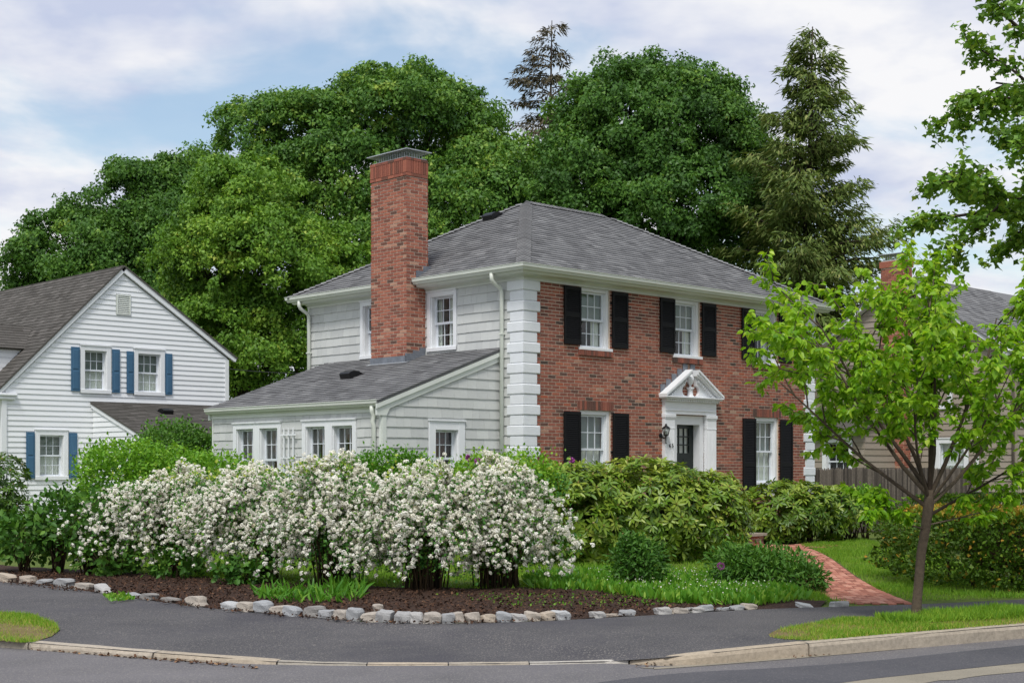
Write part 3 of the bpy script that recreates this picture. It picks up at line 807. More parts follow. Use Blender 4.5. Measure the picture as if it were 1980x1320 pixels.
for sgn in (-1, 1):
    q = lambda x: UC + sgn * x
    g = G(TF)      # raking cornice
    for lo_, hi_, dd in ((0.0, 0.05, PW + 0.14), (-0.055, 0.0, PW + 0.11), (-0.085, -0.055, PW + 0.06)):
        pts = [(q(1.01), 3.262 + lo_), (q(0.12), 3.262 + 0.56 + lo_), (q(0.12), 3.262 + 0.56 + hi_), (q(1.01), 3.262 + hi_)]
        if lo_ < 0: pts = [(q(1.01 + lo_ * 1.2), 3.262), (q(0.12), 3.262 + 0.56 + lo_), (q(0.12), 3.262 + 0.56 + hi_), (q(1.01 + hi_ * 1.2), 3.262)]
        g.slab(pts if sgn < 0 else pts[::-1], -0.02, dd)
    g.build('raking_cornice', M['white'], doorway)
    # tympanum panel with a scooped inner edge
    arc = [(q(0.33 - 0.10 * math.sin(t)), 3.40 - 0.105 * math.cos(t)) for t in [math.pi * k / 10 for k in range(11)]]
    poly = [(q(0.9), 3.262), (q(0.18), 3.262)] + [(q(0.18), 3.275)] + [(q(0.10 + 0.02), 3.29)] + [(q(0.20 + 0.10 * math.sin(t)), 3.405 - 0.11 * math.cos(t)) for t in [math.pi * k / 10 for k in range(11)]] + [(q(0.14), 3.74)]
    g = G(TF); g.slab(poly if sgn < 0 else poly[::-1], 0.0, PW - 0.01); g.build('tympanum', M['white'], doorway)
    g = G(TF)
    for k in range(12):
        x = 0.84 - k * 0.055; z_ = 3.262 + (1.01 - x) / 0.89 * 0.56 - 0.155
        g.box(min(q(x), q(x - 0.03)), max(q(x), q(x - 0.03)), 0, PW + 0.05, z_, z_ + 0.045)
    g.build('dentil_row', M['white'], doorway, kind='stuff')
    for k in range(5):     # stepped lead against the brick
        x = 0.97 - k * 0.19; z_ = 3.30 + (1.01 - x) / 0.89 * 0.56
        G(TF).box(min(q(x), q(x - 0.16)), max(q(x), q(x - 0.16)), 0.012, 0.022 + 0.001 * k, z_ - 0.05, z_ + 0.20).build('flashing', M['lead'], doorway)
g = G(TF); g.lathe((UC, PW * 0.6), [(0.10, 3.262), (0.10, 3.28), (0.07, 3.31), (0.055, 3.40), (0.062, 3.44), (0.095, 3.46), (0.095, 3.48), (0.03, 3.49), (0.025, 3.53), (0.05, 3.56), (0.085, 3.63), (0.09, 3.70), (0.06, 3.73), (0.05, 3.78), (0.02, 3.80), (0.028, 3.84), (0.015, 3.87), (0.003, 3.89)], 14)
g.build('urn', M['white'], doorway)
# inner jambs and door leaf
g = G(TF); DR = -0.20
g.box(4.56, 4.75, DR - 0.06, -0.02, 0.28, 2.86); g.box(5.55, 5.68, DR - 0.06, -0.02, 0.28, 2.86); g.box(4.75, 5.55, DR - 0.06, -0.02, 2.66, 2.858); g.box(4.56, 5.68, -0.3, 0.02, 0.22, 0.30)
g.build('door_frame', M['white'], house)
g = G(TF)
x0, x1, y0, y1 = 4.752, 5.548, 0.302, 2.658
lx0, lx1, ly0, ly1 = 4.87, 5.40, 2.03, 2.58
for q in rect_sub((x0, x1, y0, y1), [(lx0, lx1, ly0, ly1)]): g.box(q[0], q[1], DR - 0.045, DR, q[2], q[3])
for i in (1, 2):
    xx = lx0 + (lx1 - lx0) * i / 3; g.box(xx - 0.014, xx + 0.014, DR - 0.035, DR - 0.004, ly0, ly1)
    yy = ly0 + (ly1 - ly0) * i / 3
    for k in range(3): g.box(lx0 + (lx1 - lx0) * k / 3 + (0.014 if k else 0), lx0 + (lx1 - lx0) * (k + 1) / 3 - (0.014 if k < 2 else 0), DR - 0.035, DR - 0.004, yy - 0.014, yy + 0.014)
for xa, xb, ya, yb in ((4.86, 5.11, 0.5, 1.1), (5.18, 5.43, 0.5, 1.1), (4.86, 5.11, 1.25, 1.9), (5.18, 5.43, 1.25, 1.9)): g.box(xa, xb, DR, DR + 0.012, ya, yb, c=0.01)
door = g.build('door', M['door'], house)
for i in range(3):
    for j in range(3):
        p = G(TF); xa = lx0 + (lx1 - lx0) * i / 3; ya = ly0 + (ly1 - ly0) * j / 3
        p.face([(xa, DR - 0.02, ya), (xa + 0.177, DR - 0.02, ya), (xa + 0.177, DR - 0.02, ya + 0.183), (xa, DR - 0.02, ya + 0.183)]); p.build('pane', M['glass'], door)
g = G(TF); g.box(lx0, lx1, DR - 0.075, DR - 0.07, ly0, ly1); g.build('curtain', M['curtain'], door)
g = G(TF); g.tube([(5.50, DR + 0.005, 1.52), (5.50, DR + 0.05, 1.52), (5.50, DR + 0.05, 1.40), (5.50, DR + 0.005, 1.38)], 0.011, 6); g.box(5.485, 5.515, DR, DR + 0.01, 1.32, 1.62); g.build('handle', M['brass'], door)
# brick stoop with a stone slab
g = G(); g.box(4.05, 6.2, -1.25, -0.012, 0.0, 0.2); stoop = g.build('stoop', M['mortar'], house)
for k in range(3):
    a = 4.05 + (0.11 if k % 2 else 0)
    while a < 6.15:
        G(lambda a, d, z: (a, -1.25 - d, z)).box(a, min(a + 0.20, 6.2), 0.0, 0.01, k * 0.068 + 0.004, k * 0.068 + 0.060, t=random.random()).build('step_brick', M['brick'], stoop); a += 0.22
G().box(4.0, 6.25, -1.32, -0.012, 0.201, 0.26).build('step_slab', M['granite'], house)
# number on the pilaster
for ch, x in (('6', 4.335), ('5', 4.425)):
    cu = bpy.data.curves.new('digit', 'FONT'); cu.body = ch; cu.size = 0.125; cu.extrude = 0.004
    tmp = bpy.data.objects.new('digit_src', cu); COL.objects.link(tmp)
    me = bpy.data.meshes.new_from_object(tmp.evaluated_get(bpy.context.evaluated_depsgraph_get()))
    bpy.data.objects.remove(tmp); me.materials.clear(); me.materials.append(M['iron'])
    link('house_number', me, house, (x, -PW - 0.018, 2.145), (math.radians(90), 0, 0))
# wall lantern
lan = G(TF); la = 4.155
lan.tube([(la, 0.012, 2.40), (la, 0.03, 2.40)], 0.055, 12); lan.tube([(la, 0.03, 2.40), (la, 0.10, 2.34), (la, 0.16, 2.36), (la, 0.17, 2.40)], 0.011, 6)
lan.tube([(la, 0.17, 2.40), (la, 0.165, 2.32), (la, 0.16, 2.24)], [0.02, 0.012, 0.006], 6); lan.lathe((la, 0.17), [(0.012, 2.22), (0.018, 2.235), (0.01, 2.25)], 8)
lan.lathe((la, 0.17), [(0.03, 2.39), (0.055, 2.405), (0.058, 2.415), (0.04, 2.42)], 6)
lan.lathe((la, 0.17), [(0.10, 2.545), (0.10, 2.552), (0.07, 2.585), (0.03, 2.61), (0.02, 2.625), (0.028, 2.64), (0.008, 2.66)], 6)
for k in range(6):
    an = math.pi / 3 * k; lan.tube([(la + 0.052 * math.cos(an), 0.17 + 0.052 * math.sin(an), 2.41), (la + 0.085 * math.cos(an), 0.17 + 0.085 * math.sin(an), 2.55)], 0.006, 4)
lant = lan.build('wall_lantern', M['iron'], house)
g = G(TF); g.lathe((la, 0.17), [(0.048, 2.415), (0.079, 2.545)], 6); g.build('lantern_glass', M['glass'], lant)
g = G(TF); g.lathe((la, 0.17), [(0.012, 2.42), (0.016, 2.45), (0.014, 2.50), (0.003, 2.515)], 8); g.build('lamp_bulb', M['curtain'], lant)

# white trellis between the sunroom windows
tr = empty('trellis', UV(-SW - 0.06, 3.52), PHI, label='small white wooden trellis on the sunroom wall between the paired windows', category='trellis')
TT = lambda a, d, z: (-d, a - 3.52, z)
for v_ in (3.40, 3.56, 3.72): G(TT).box(v_ - 0.015, v_ + 0.015, 0.0, 0.018, 0.6, 2.50).build('upright', M['white'], tr)
for z_ in (1.50, 1.90, 2.36): G(TT).box(3.28, 3.80, 0.019, 0.037, z_ - 0.015, z_ + 0.015).build('crossbar', M['white'], tr)

# ------------------------------------------------------------------ the white house behind, on the left
WO = (-2.3, 18.7)
WB = UV(*WO)
wh = empty('white_house', WB, PHI, label='white clapboard gable house with blue shutters and dark grey roof on the left', category='house')
TW = lambda a, d, z: (a - WO[0], -d, z)
apx, eR, eL = (1.43, 7.52), (5.09, 5.16), (-2.28, 3.84)
wwin = [(0.06, 1.04, 3.89, 5.29), (1.79, 2.83, 3.89, 5.29), (-1.33, -0.32, 1.35, 2.78)]
VLEN = 9.0
g = G(TW)
zs = [0, 3.84, 5.16]
for q in rect_sub((-2.28, 5.09, 0, 3.84), [inset(h, 0.08) for h in wwin]): g.face([(q[0], -0.004, q[2]), (q[1], -0.004, q[2]), (q[1], -0.004, q[3]), (q[0], -0.004, q[3])])
ax = lambda z: eL[0] + (z - eL[1]) / (apx[1] - eL[1]) * (apx[0] - eL[0])
for q in rect_sub((ax(5.3), 5.09, 3.84, 5.16), [inset(h, 0.08) for h in wwin]): g.face([(q[0], -0.004, q[2]), (q[1], -0.004, q[2]), (q[1], -0.004, q[3]), (q[0], -0.004, q[3])])
g.face([(-2.28, -0.004, 3.84), (ax(5.3), -0.004, 3.84), (ax(5.3), -0.004, 5.3)]); g.face([(ax(5.3), -0.004, 5.16), (5.09, -0.004, 5.16), (apx[0], -0.004, 7.52), (ax(5.3), -0.004, 5.3)])
g.face([(5.09, -0.004, 0), (5.09, -VLEN, 0), (5.09, -VLEN, 5.16), (5.09, -0.004, 5.16)]); g.face([(-2.28, -0.004, 0), (-2.28, -VLEN, 0), (-2.28, -VLEN, 3.84), (-2.28, -0.004, 3.84)])
g.face([(-2.28, -VLEN, 0), (5.09, -VLEN, 0), (5.09, -VLEN, 5.16), (apx[0], -VLEN, 7.52), (-2.28, -VLEN, 3.84)])
wwall = g.build('gable_wall', M['clap_white'], wh)
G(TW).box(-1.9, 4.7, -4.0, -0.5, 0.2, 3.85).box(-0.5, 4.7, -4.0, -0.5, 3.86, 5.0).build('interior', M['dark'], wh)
reg = [(-2.2, 0.6), (5.0, 0.6), (5.0, 5.16), (1.43, 7.46), (-2.2, 3.88)]
clapp = courses(reg, 0.62, 7.5, 0.152, 20, 20.1, [(h[0] - 0.02, h[1] + 0.02, h[2] - 0.03, h[3] + 0.03) for h in wwin] + [(1.2, 1.7, 6.26, 6.9)], gap=0.0)
emit(clapp, TW, 'clapboard', M['clap_white'], wwall, 0.03, 0.004, 300, base=WB)
for h in wwin: window(wh, TW, h[0], h[1], h[2], h[3], 0.14, 0.05, 'full' if h[3] > 3 else 'full', sill=False)
def panel_shutter(T_, a0, a1, z0, z1, m, par):
    g = G(T_); g.box(a0, a1, 0.03, 0.065, z0, z1, c=0.004); zm = z0 + (z1 - z0) * 0.48
    for ya, yb in ((z0 + 0.06, zm - 0.03), (zm + 0.03, z1 - 0.08)): g.box(a0 + 0.045, a1 - 0.045, 0.065, 0.078, ya, yb, c=0.01)
    g.build('shutter', m, par)
for a0, a1, z0, z1 in ((-0.235, 0.03, 3.94, 5.23), (1.07, 1.315, 3.94, 5.23), (1.545, 1.775, 3.94, 5.2), (2.85, 3.08, 3.94, 5.2), (-1.60, -1.355, 1.40, 2.72), (-0.30, -0.05, 1.40, 2.72)):
    panel_shutter(TW, a0, a1, z0, z1, M['blue'], wh)
g = G(TW); g.box(1.22, 1.68, 0.0, 0.05, 6.28, 6.32); g.box(1.22, 1.68, 0.0, 0.05, 6.84, 6.88); g.box(1.22, 1.26, 0.0, 0.05, 6.321, 6.839); g.box(1.64, 1.68, 0.0, 0.05, 6.321, 6.839)
gv = g.build('gable_vent', M['trim'], wh)
for k in range(9):
    z_ = 6.34 + k * 0.056; G(TW).prism([(0.0, z_ + 0.04), (0.008, z_ + 0.045), (0.045, z_), (0.037, z_ - 0.004)], 1.26, 1.64).build('vent_slat', M['trim'], gv)
# rakes, corner boards
def rake(T_, A, B, th, d0, d1, m, par):
    n = Vector((-(B[1] - A[1]), B[0] - A[0])).normalized() * th
    g = G(T_); g.slab([A, B, (B[0] + n.x, B[1] + n.y), (A[0] + n.x, A[1] + n.y)], d0, d1); return g.build('rake_board', m, par)
rake(TW, (eL[0] - 0.18, eL[1] - 0.14), (apx[0], apx[1] + 0.02), 0.12, 0.0, 0.10, M['white'], wh)
rake(TW, (apx[0], apx[1] + 0.02), (eR[0] + 0.22, eR[1] - 0.10), 0.15, 0.0, 0.10, M['white'], wh)
G(TW).box(4.98, 5.11, 0.0, 0.045, 0, 5.12).build('corner_board', M['white'], wh)
G(TW).box(-2.32, -2.18, 0.0, 0.06, 0, 3.62).box(-2.75, -1.95, -0.2, 0.12, 3.62, 3.72, c=0.02).box(-2.80, -1.90, -0.2, 0.16, 3.721, 3.80, c=0.02).build('corner_board', M['white'], wh)
# roof planes
n2d = lambda A, B: Vector((-(B[1] - A[1]), B[0] - A[0])).normalized()
wroof = None
for A, B in (((eL[0] - 0.28, eL[1] - 0.10), (apx[0], apx[1] + 0.19)), ((apx[0], apx[1] + 0.19), (eR[0] + 0.28, eR[1] + 0.0))):
    g = G(TW); n = n2d(A, B) * 0.04
    g.slab([A, B, (B[0] + n.x, B[1] + n.y), (A[0] + n.x, A[1] + n.y)], -VLEN - 0.2, 0.13)
    r_ = g.build('roof', M['brown_shingle'], wh); wroof = wroof or r_
A, B = (eL[0] - 0.28, eL[1] - 0.10), (apx[0], apx[1] + 0.19)
sW = math.hypot(B[0] - A[0], B[1] - A[1]); cw, sw = (B[0] - A[0]) / sW, (B[1] - A[1]) / sW
TWR = lambda s, d, t: (A[0] - WO[0] + t * cw - (d + 0.04) * sw, s, A[1] + t * sw + (d + 0.04) * cw)
emit(roof_tints(courses([(-0.13, 0), (VLEN, 0), (VLEN, sW), (-0.13, sW)], 0, sW, 0.16, 0.25, 0.33, gap=0.006)), TWR, 'shingle', M['brown_shingle'], wroof, 0.018, 0.004, 300, base=WB)
# shed dormer at the left edge

dz0, dv = 4.1, 2.6
TD = lambda a, d, z: (a - WO[0], d, z)
g = G(TD); g.box(-2.38, -0.7, 1.1, 3.2, 3.95, 5.2); g.slab([(-2.38, 5.2), (-0.7, 5.2), (-0.6, 5.8), (-2.38, 5.8)], 2.1, 2.2)
drm = g.build('dormer', M['clap_white'], wh)
for k in range(8): G(TD).box(-2.385, -0.75, 1.075, 1.1, 4.0 + k * 0.15, 4.14 + k * 0.15).build('clapboard', M['clap_white'], drm)
TDR = lambda a, d, z: (d - WO[0], a, z)
for pr in ([(1.0, 5.13), (2.15, 5.86), (2.15, 5.94), (0.93, 5.16)], [(2.15, 5.86), (3.3, 5.13), (3.37, 5.16), (2.15, 5.94)]):
    g = G(TDR); g.slab(pr, -2.55, -0.25); drr = g.build('dormer_roof', M['brown_shingle'], wh)
dsl = math.hypot(1.22, 0.78); TDS = lambda s, d, t: (s - WO[0], 0.93 + t * 1.22 / dsl - d * 0.78 / dsl, 5.16 + t * 0.78 / dsl + d * 1.22 / dsl)
emit(roof_tints(courses([(-2.55, 0), (-0.3, 0), (-0.3, dsl), (-2.55, dsl)], 0, dsl, 0.16, 0.28, 0.33, gap=0.006)), TDS, 'shingle', M['brown_shingle'], drr, 0.018, 0.004, 100, base=WB)
# lean-to with a small roof toward the garden
LD, LZ0, LZ1 = 3.2, 3.64, 2.56
TLW = lambda a, d, z: (0.46 - WO[0] - d, -a, z)      # its left side wall, a measured toward the garden
g = G(TLW); g.face([(0, -0.004, 0), (LD - 0.25, -0.004, 0), (LD - 0.25, -0.004, LZ1 + 0.05), (0, -0.004, LZ0 - 0.05)]); lwall = g.build('lean_to_wall', M['clap_white'], wh)
emit(courses([(0.05, 0.6), (LD - 0.25, 0.6), (LD - 0.25, LZ1 + 0.04), (0.05, LZ0 - 0.06)], 0.62, 3.6, 0.152, 20, 20.1, gap=0), TLW, 'clapboard', M['clap_white'], lwall, 0.03, 0.004, 300, base=WB)
g = G(TW); g.face([(0.46, LD - 0.25, 0), (5.0, LD - 0.25, 0), (5.0, LD - 0.25, 2.6), (0.46, LD - 0.25, 2.6)]); g.face([(5.0, LD - 0.25, 0), (5.0, 0, 0), (5.0, 0, 3.6), (5.0, LD - 0.25, 2.6)]); g.build('lean_to_front', M['clap_white'], wh)
rake(TLW, (0.0, LZ0 - 0.17), (LD, LZ1 - 0.17), 0.15, 0.0, 0.06, M['white'], wh)
lsl = math.hypot(LD, LZ0 - LZ1); lc, ls = LD / lsl, (LZ0 - LZ1) / lsl
TLR = lambda s, d, t: (s - WO[0], -LD + t * lc - d * ls, LZ1 + t * ls + d * lc)
g = G(TLR); g.box(0.38, 5.1, -0.05, 0.0, 0, lsl); lroof = g.build('lean_to_roof', M['brown_shingle'], wh)
emit(roof_tints(courses([(0.38, 0), (5.1, 0), (5.1, lsl), (0.38, lsl)], -0.01, lsl, 0.15, 0.28, 0.33, gap=0.006)), TLR, 'shingle', M['brown_shingle'], lroof, 0.018, 0.004, 250, base=WB)
roof_vent(TLR, 2.35, lsl * 0.72, lroof)

# ------------------------------------------------------------------ the beige house on the right
BO = (21.25, 0.41)
BB = UV(*BO)
bhs = empty('beige_house', BB, PHI, label='beige clapboard gable house with brick chimney behind the street tree', category='house')
TB = lambda a, d, z: (-d, a - BO[1], z)                 # side wall, faces -u, a = v
TBF = lambda a, d, z: (a - BO[0], -d, z)                # street front, a = u
BV0, BV1, BAP, BEZ = 0.41, 8.2, (4.38, 7.70), 5.0
bwin = [(2.50, 3.62, 3.55, 5.07), (1.95, 3.10, 1.0, 2.62), (5.6, 6.5, 3.6, 5.0)]
g = G(TB)
for q in rect_sub((BV0, BV1, 0, BEZ), [inset(h, 0.08) for h in bwin if h[3] < BEZ]): g.face([(q[0], -0.004, q[2]), (q[1], -0.004, q[2]), (q[1], -0.004, q[3]), (q[0], -0.004, q[3])])
g.face([(BV0, -0.004, BEZ), (BV1, -0.004, BEZ), BAP[:1] + (-0.004,) + BAP[1:]])
g.face([(BV0, -0.004, 0), (BV0, -10, 0), (BV0, -10, BEZ), (BV0, -0.004, BEZ)]); g.face([(BV1, -0.004, 0), (BV1, -10, 0), (BV1, -10, BEZ), (BV1, -0.004, BEZ)])
bw = g.build('gable_wall', M['clap_beige'], bhs)
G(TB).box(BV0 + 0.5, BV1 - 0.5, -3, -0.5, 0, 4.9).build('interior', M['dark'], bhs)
emit(courses([(BV0 + 0.08, 0.5), (BV1, 0.5), (BV1, BEZ), (BAP[0], BAP[1]), (BV0 + 0.08, BEZ)], 0.5, 7.7, 0.20, 20, 20.1, [(h[0] - 0.02, h[1] + 0.02, h[2] - 0.03, h[3] + 0.03) for h in bwin], gap=0), TB, 'clapboard', M['clap_beige'], bw, 0.03, 0.004, 300, base=BB)
for h in bwin[:2]: window(bhs, TB, h[0], h[1], h[2], min(h[3], 5.05), 0.15, 0.05, 'all', sill=False)
emit(courses([(21.3, 0.5), (30, 0.5), (30, BEZ), (21.3, BEZ)], 0.5, BEZ, 0.20, 20, 20.1, gap=0), TBF, 'clapboard', M['clap_beige'], bw, 0.03, 0.004, 300, base=BB)
rake(TB, (BAP[0], BAP[1] + 0.02), (BV0 - 0.35, BEZ - 0.22), -0.15, 0.0, 0.30, M['white'], bhs)
rake(TB, (BV1 + 0.3, BEZ - 0.15), (BAP[0], BAP[1] + 0.02), -0.15, 0.0, 0.30, M['white'], bhs)
G(TB).box(BV0 - 0.03, BV0 + 0.08, -0.05, 0.04, 0, 5.0).build('corner_board', M['clap_beige'], bhs)
broof = None
for A_, B_ in (((BV0 - 0.42, BEZ - 0.16), (BAP[0], BAP[1] + 0.19)), ((BAP[0], BAP[1] + 0.19), (BV1 + 0.35, BEZ - 0.1))):
    g = G(TB); n = n2d(A_, B_) * 0.04; g.slab([A_, B_, (B_[0] + n.x, B_[1] + n.y), (A_[0] + n.x, A_[1] + n.y)], -10, 0.34); r_ = g.build('roof', M['asphalt_shingle'], bhs); broof = broof or r_
A_, B_ = (BV0 - 0.42, BEZ - 0.16), (BAP[0], BAP[1] + 0.19)
sB = math.hypot(B_[0] - A_[0], B_[1] - A_[1]); cb, sb = (B_[0] - A_[0]) / sB, (B_[1] - A_[1]) / sB
TBR = lambda s, d, t: (s, A_[0] - BO[1] + t * cb - (d + 0.04) * sb, A_[1] + t * sb + (d + 0.04) * cb)
emit(roof_tints(courses([(-0.34, 0), (6, 0), (6, sB), (-0.34, sB)], 0, sB, 0.15, 0.2, 0.36, gap=0.006)), TBR, 'shingle', M['asphalt_shingle'], broof, 0.018, 0.004, 200, base=BB)
G(TBF).prism([(0.30, 4.70), (0.42, 4.70), (0.44, 4.82), (0.30, 4.82)], 20.95, 31).build('gutter', M['white'], bhs)
g = G(TB); g.tube([(1.63, 0.06, 4.2), (1.63, 0.06, 0.1)], 0.05, 8); g.build('downspout', M['white'], bhs)
g = G(TB); g.tube([(0.46, 0.07, 4.7), (0.46, 0.07, 0.1)], 0.045, 8); g.build('downspout', M['fence'], bhs)
# its chimney
g = G(); g.box(-0.42, 0.08, 3.98 - BO[1], 4.80 - BO[1], 0, 8.36); bch = g.build('chimney', M['mortar'], bhs)
for T_, a0, a1 in ((lambda a, d, z: (-0.42 - d, a - BO[1], z), 3.98, 4.80), (lambda a, d, z: (a, 3.98 - BO[1] - d, z), -0.42, 0.08)):
    emit(courses([(a0, 1.2), (a1, 1.2), (a1, 8.1), (a0, 8.1)], 1.2, 8.08, 0.07, 0.2195, 0.2205, gap=0.012, vgap=0.012, bond=0.11), T_, 'brick', M['chimney_brick'], bch, 0.012, 0.012, 120, 'brick_field', base=BB, ok=lambda pc: pc[1] > 6.0)
G().box(-0.46, 0.12, 3.94 - BO[1], 4.84 - BO[1], 8.14, 8.34).build('chimney_band', M['chimney_brick'], bch)
g = G(); g.box(-0.40, 0.06, 4.0 - BO[1], 4.78 - BO[1], 8.36, 8.39)
for i in range(10):
    y_ = 4.03 - BO[1] + i * 0.08
    for x_ in (-0.37, 0.03): g.box(x_ - 0.006, x_ + 0.006, y_ - 0.006, y_ + 0.006, 8.39, 8.56)
g.box(-0.50, 0.16, 3.88 - BO[1], 4.90 - BO[1], 8.56, 8.58); g.build('spark_guard', M['metal'], bch)
# lean-to porch on its side
TBL = lambda a, d, z: (-2.2 - d, a - BO[1], z)
lw_ = [(4.72, 5.82, 1.2, 2.62)]
g = G(TBL)
for q in rect_sub((4.3, 8.0, 0, 2.85), [inset(h, 0.06) for h in lw_]): g.face([(q[0], 0, q[2]), (q[1], 0, q[2]), (q[1], 0, q[3]), (q[0], 0, q[3])])
g.face([(4.3, 0, 0), (4.3, -2.2, 0), (4.3, -2.2, 3.3), (4.3, 0, 2.85)])
pw = g.build('porch_wall', M['clap_beige'], bhs)
emit(courses([(4.3, 0.5), (8.0, 0.5), (8.0, 2.75), (4.3, 2.75)], 0.5, 2.75, 0.2, 20, 20.1, [(4.70, 5.84, 1.15, 2.66)], gap=0), TBL, 'clapboard', M['clap_beige'], pw, 0.026, 0.004, 300, base=BB)
emit(courses([(-2.2, 0.5), (0, 0.5), (0, 3.2), (-2.2, 2.8)], 0.5, 3.2, 0.2, 20, 20.1, gap=0), lambda a, d, z: (a, 4.3 - BO[1] - d, z), 'clapboard', M['clap_beige'], pw, 0.026, 0.004, 300, base=BB)
G(TBL).box(4.4, 7.9, -1.6, -0.5, 0, 2.7).build('interior', M['dark'], bhs)
window(bhs, TBL, 4.72, 5.82, 1.2, 2.62, 0.12, 0.05, None, sill=False)
g = G(lambda a, d, z: (-d, a - BO[1], z)); g.prism([(2.45, 2.86), (2.45, 2.92), (0.0, 3.38), (0.0, 3.32)], 4.2, 8.1); g.build('porch_roof', M['brown_shingle'], bhs)
G(lambda a, d, z: (-d, a - BO[1], z)).prism([(2.25, 2.74), (2.5, 2.78), (2.55, 2.88), (2.25, 2.88)], 4.2, 8.1).build('porch_gutter', M['trim'], bhs)

# ------------------------------------------------------------------ ground, road, pavement
def smooth_line(pts, n=8):
    P = [Vector(p) for p in pts]; out = []
    for i in range(len(P) - 1):
        a, b, c, d = P[max(i - 1, 0)], P[i], P[i + 1], P[min(i + 2, len(P) - 1)]
        for k in range(n):
            t = k / n
            out.append(0.5 * ((2 * b) + (c - a) * t + (2 * a - 5 * b + 4 * c - d) * t * t + (3 * b - a - 3 * c + d) * t ** 3))
    out.append(P[-1]); return out

def sheet_mat(name, stops, scale, fine, finec, bmp, rough=0.9, patch=None, spec=0.25):
    m, nt, bs, _ = new_mat(name)
    base = cramp(nt, noise(nt, scale, 6, 0.65), stops)
    fn = noise(nt, fine, 2, 0.5)
    base = mixc(nt, mrange(nt, fn, finec[1], finec[1] + 0.1, 0, finec[2]), base, srgb(finec[0]))
    if patch: base = mixc(nt, mrange(nt, noise(nt, patch[1], 4, 0.6), 0.5, 0.68, 0, patch[2]), base, srgb(patch[0]))
    nt.links.new(base, bs.inputs["Base Color"]); bs.inputs["Roughness"].default_value = rough; bs.inputs["Specular IOR Level"].default_value = spec
    if bmp: bump(nt, bs, fn, bmp, 0.02)
    return m
M['grass_ground'] = sheet_mat('lawn_soil', [(0.3, '#4a5c26'), (0.7, '#66782f')], 3, 60, ('#5d5a34', 0.55, 0.6), 0.8)
M['asphalt'] = sheet_mat('sidewalk_asphalt', [(0.3, '#4a494c'), (0.7, '#5a585a')], 0.9, 60, ('#8f8a82', 0.55, 0.6), 0.6, patch=('#45444a', 0.5, 0.6))
M['road'] = sheet_mat('road_asphalt', [(0.3, '#615f61'), (0.7, '#757274')], 0.7, 62, ('#9a958d', 0.55, 0.5), 0.4, patch=('#555358', 0.35, 0.6))
M['road_dark'] = sheet_mat('new_asphalt', [(0.3, '#4a4a4f'), (0.7, '#58575b')], 0.8, 62, ('#7d7a77', 0.57, 0.45), 0.3)
M['road_pale'] = sheet_mat('worn_asphalt', [(0.3, '#8a8375'), (0.7, '#9b9384')], 1.4, 60, ('#5f5b55', 0.6, 0.7), 0.4)
M['mulch'] = sheet_mat('mulch', [(0.3, '#2c1f19'), (0.7, '#463329')], 7, 45, ('#6a5140', 0.6, 0.8), 1.0)
M['hill'] = sheet_mat('far_ground', [(0.3, '#33401f'), (0.7, '#4a5a28')], 0.2, 5, ('#5d5a34', 0.6, 0.5), 0)

def strip(name, A, B, mat, parent=None, zoff=0.0, uneven=0.0, cross=4, **kw):
    """sheet between two polylines of equal length, a few rows across"""
    V, F = [], []
    for i, (a, b) in enumerate(zip(A, B)):
        for k in range(cross + 1):
            p = a.lerp(b, k / cross); V.append((p.x, p.y, p.z + zoff + (random.uniform(-uneven, uneven))))
    w = cross + 1
    for i in range(len(A) - 1):
        for k in range(cross): F.append((i * w + k, i * w + k + 1, (i + 1) * w + k + 1, (i + 1) * w + k))
    return link(name, np_mesh(name, V, F, [mat], np.full(len(F), 0.5)), parent, **kw)

def resample(L, n):
    d = [0]
    for i in range(len(L) - 1): d.append(d[-1] + (L[i + 1] - L[i]).length)
    out = []; j = 0
    for k in range(n):
        s = d[-1] * k / (n - 1)
        while j < len(d) - 2 and d[j + 1] < s: j += 1
        out.append(L[j].lerp(L[j + 1], (s - d[j]) / max(1e-9, d[j + 1] - d[j])))
    return out

pix = lambda pts: [Vector(gnd(x, y, z) + (z,)) for x, y, z in pts]
KERB = smooth_line([Vector((-30, 26, -0.07)), Vector((-14, 18.5, -0.07))] + pix([(-250, 1217, -.07), (0, 1237, -.07), (150, 1249, -.075), (300, 1261, -.08), (450, 1272, -.095), (550, 1279, -.115), (720, 1283, -.125), (1000, 1281.5, -.125), (1180, 1277.5, -.12), (1255, 1273, -.085), (1330, 1266, -.045), (1570, 1242, -.01), (1760, 1226, 0), (1980, 1208, 0), (2250, 1188, 0)]) + [Vector((14, 22, 0)), Vector((40, 46, 0))])
BACK = smooth_line([Vector((-30, 36, 0)), Vector((-15, 27, 0))] + pix([(-250, 1108, 0), (0, 1124, 0), (110, 1134, 0), (200, 1147, 0), (380, 1172, 0), (550, 1189, 0), (700, 1201, 0), (800, 1205, 0), (910, 1204, 0), (1080, 1198, 0), (1300, 1186, 0), (1450, 1178, 0), (1620, 1172, 0), (1780, 1167, 0), (1980, 1158, 0), (2250, 1146, 0)]) + [Vector((16, 26.5, 0)), Vector((38, 48, 0))])
NS = 160
KS, BS = resample(KERB, NS), resample(BACK, NS)
def big(name, z, mat, x0, x1, y0, y1):
    return link(name, np_mesh(name, [(x0, y0, z), (x1, y0, z), (x1, y1, z), (x0, y1, z)], [(0, 1, 2, 3)], [mat], [0.5]), kind='structure')
big('ground', -0.35, M['hill'], -700, 700, -300, 1200)
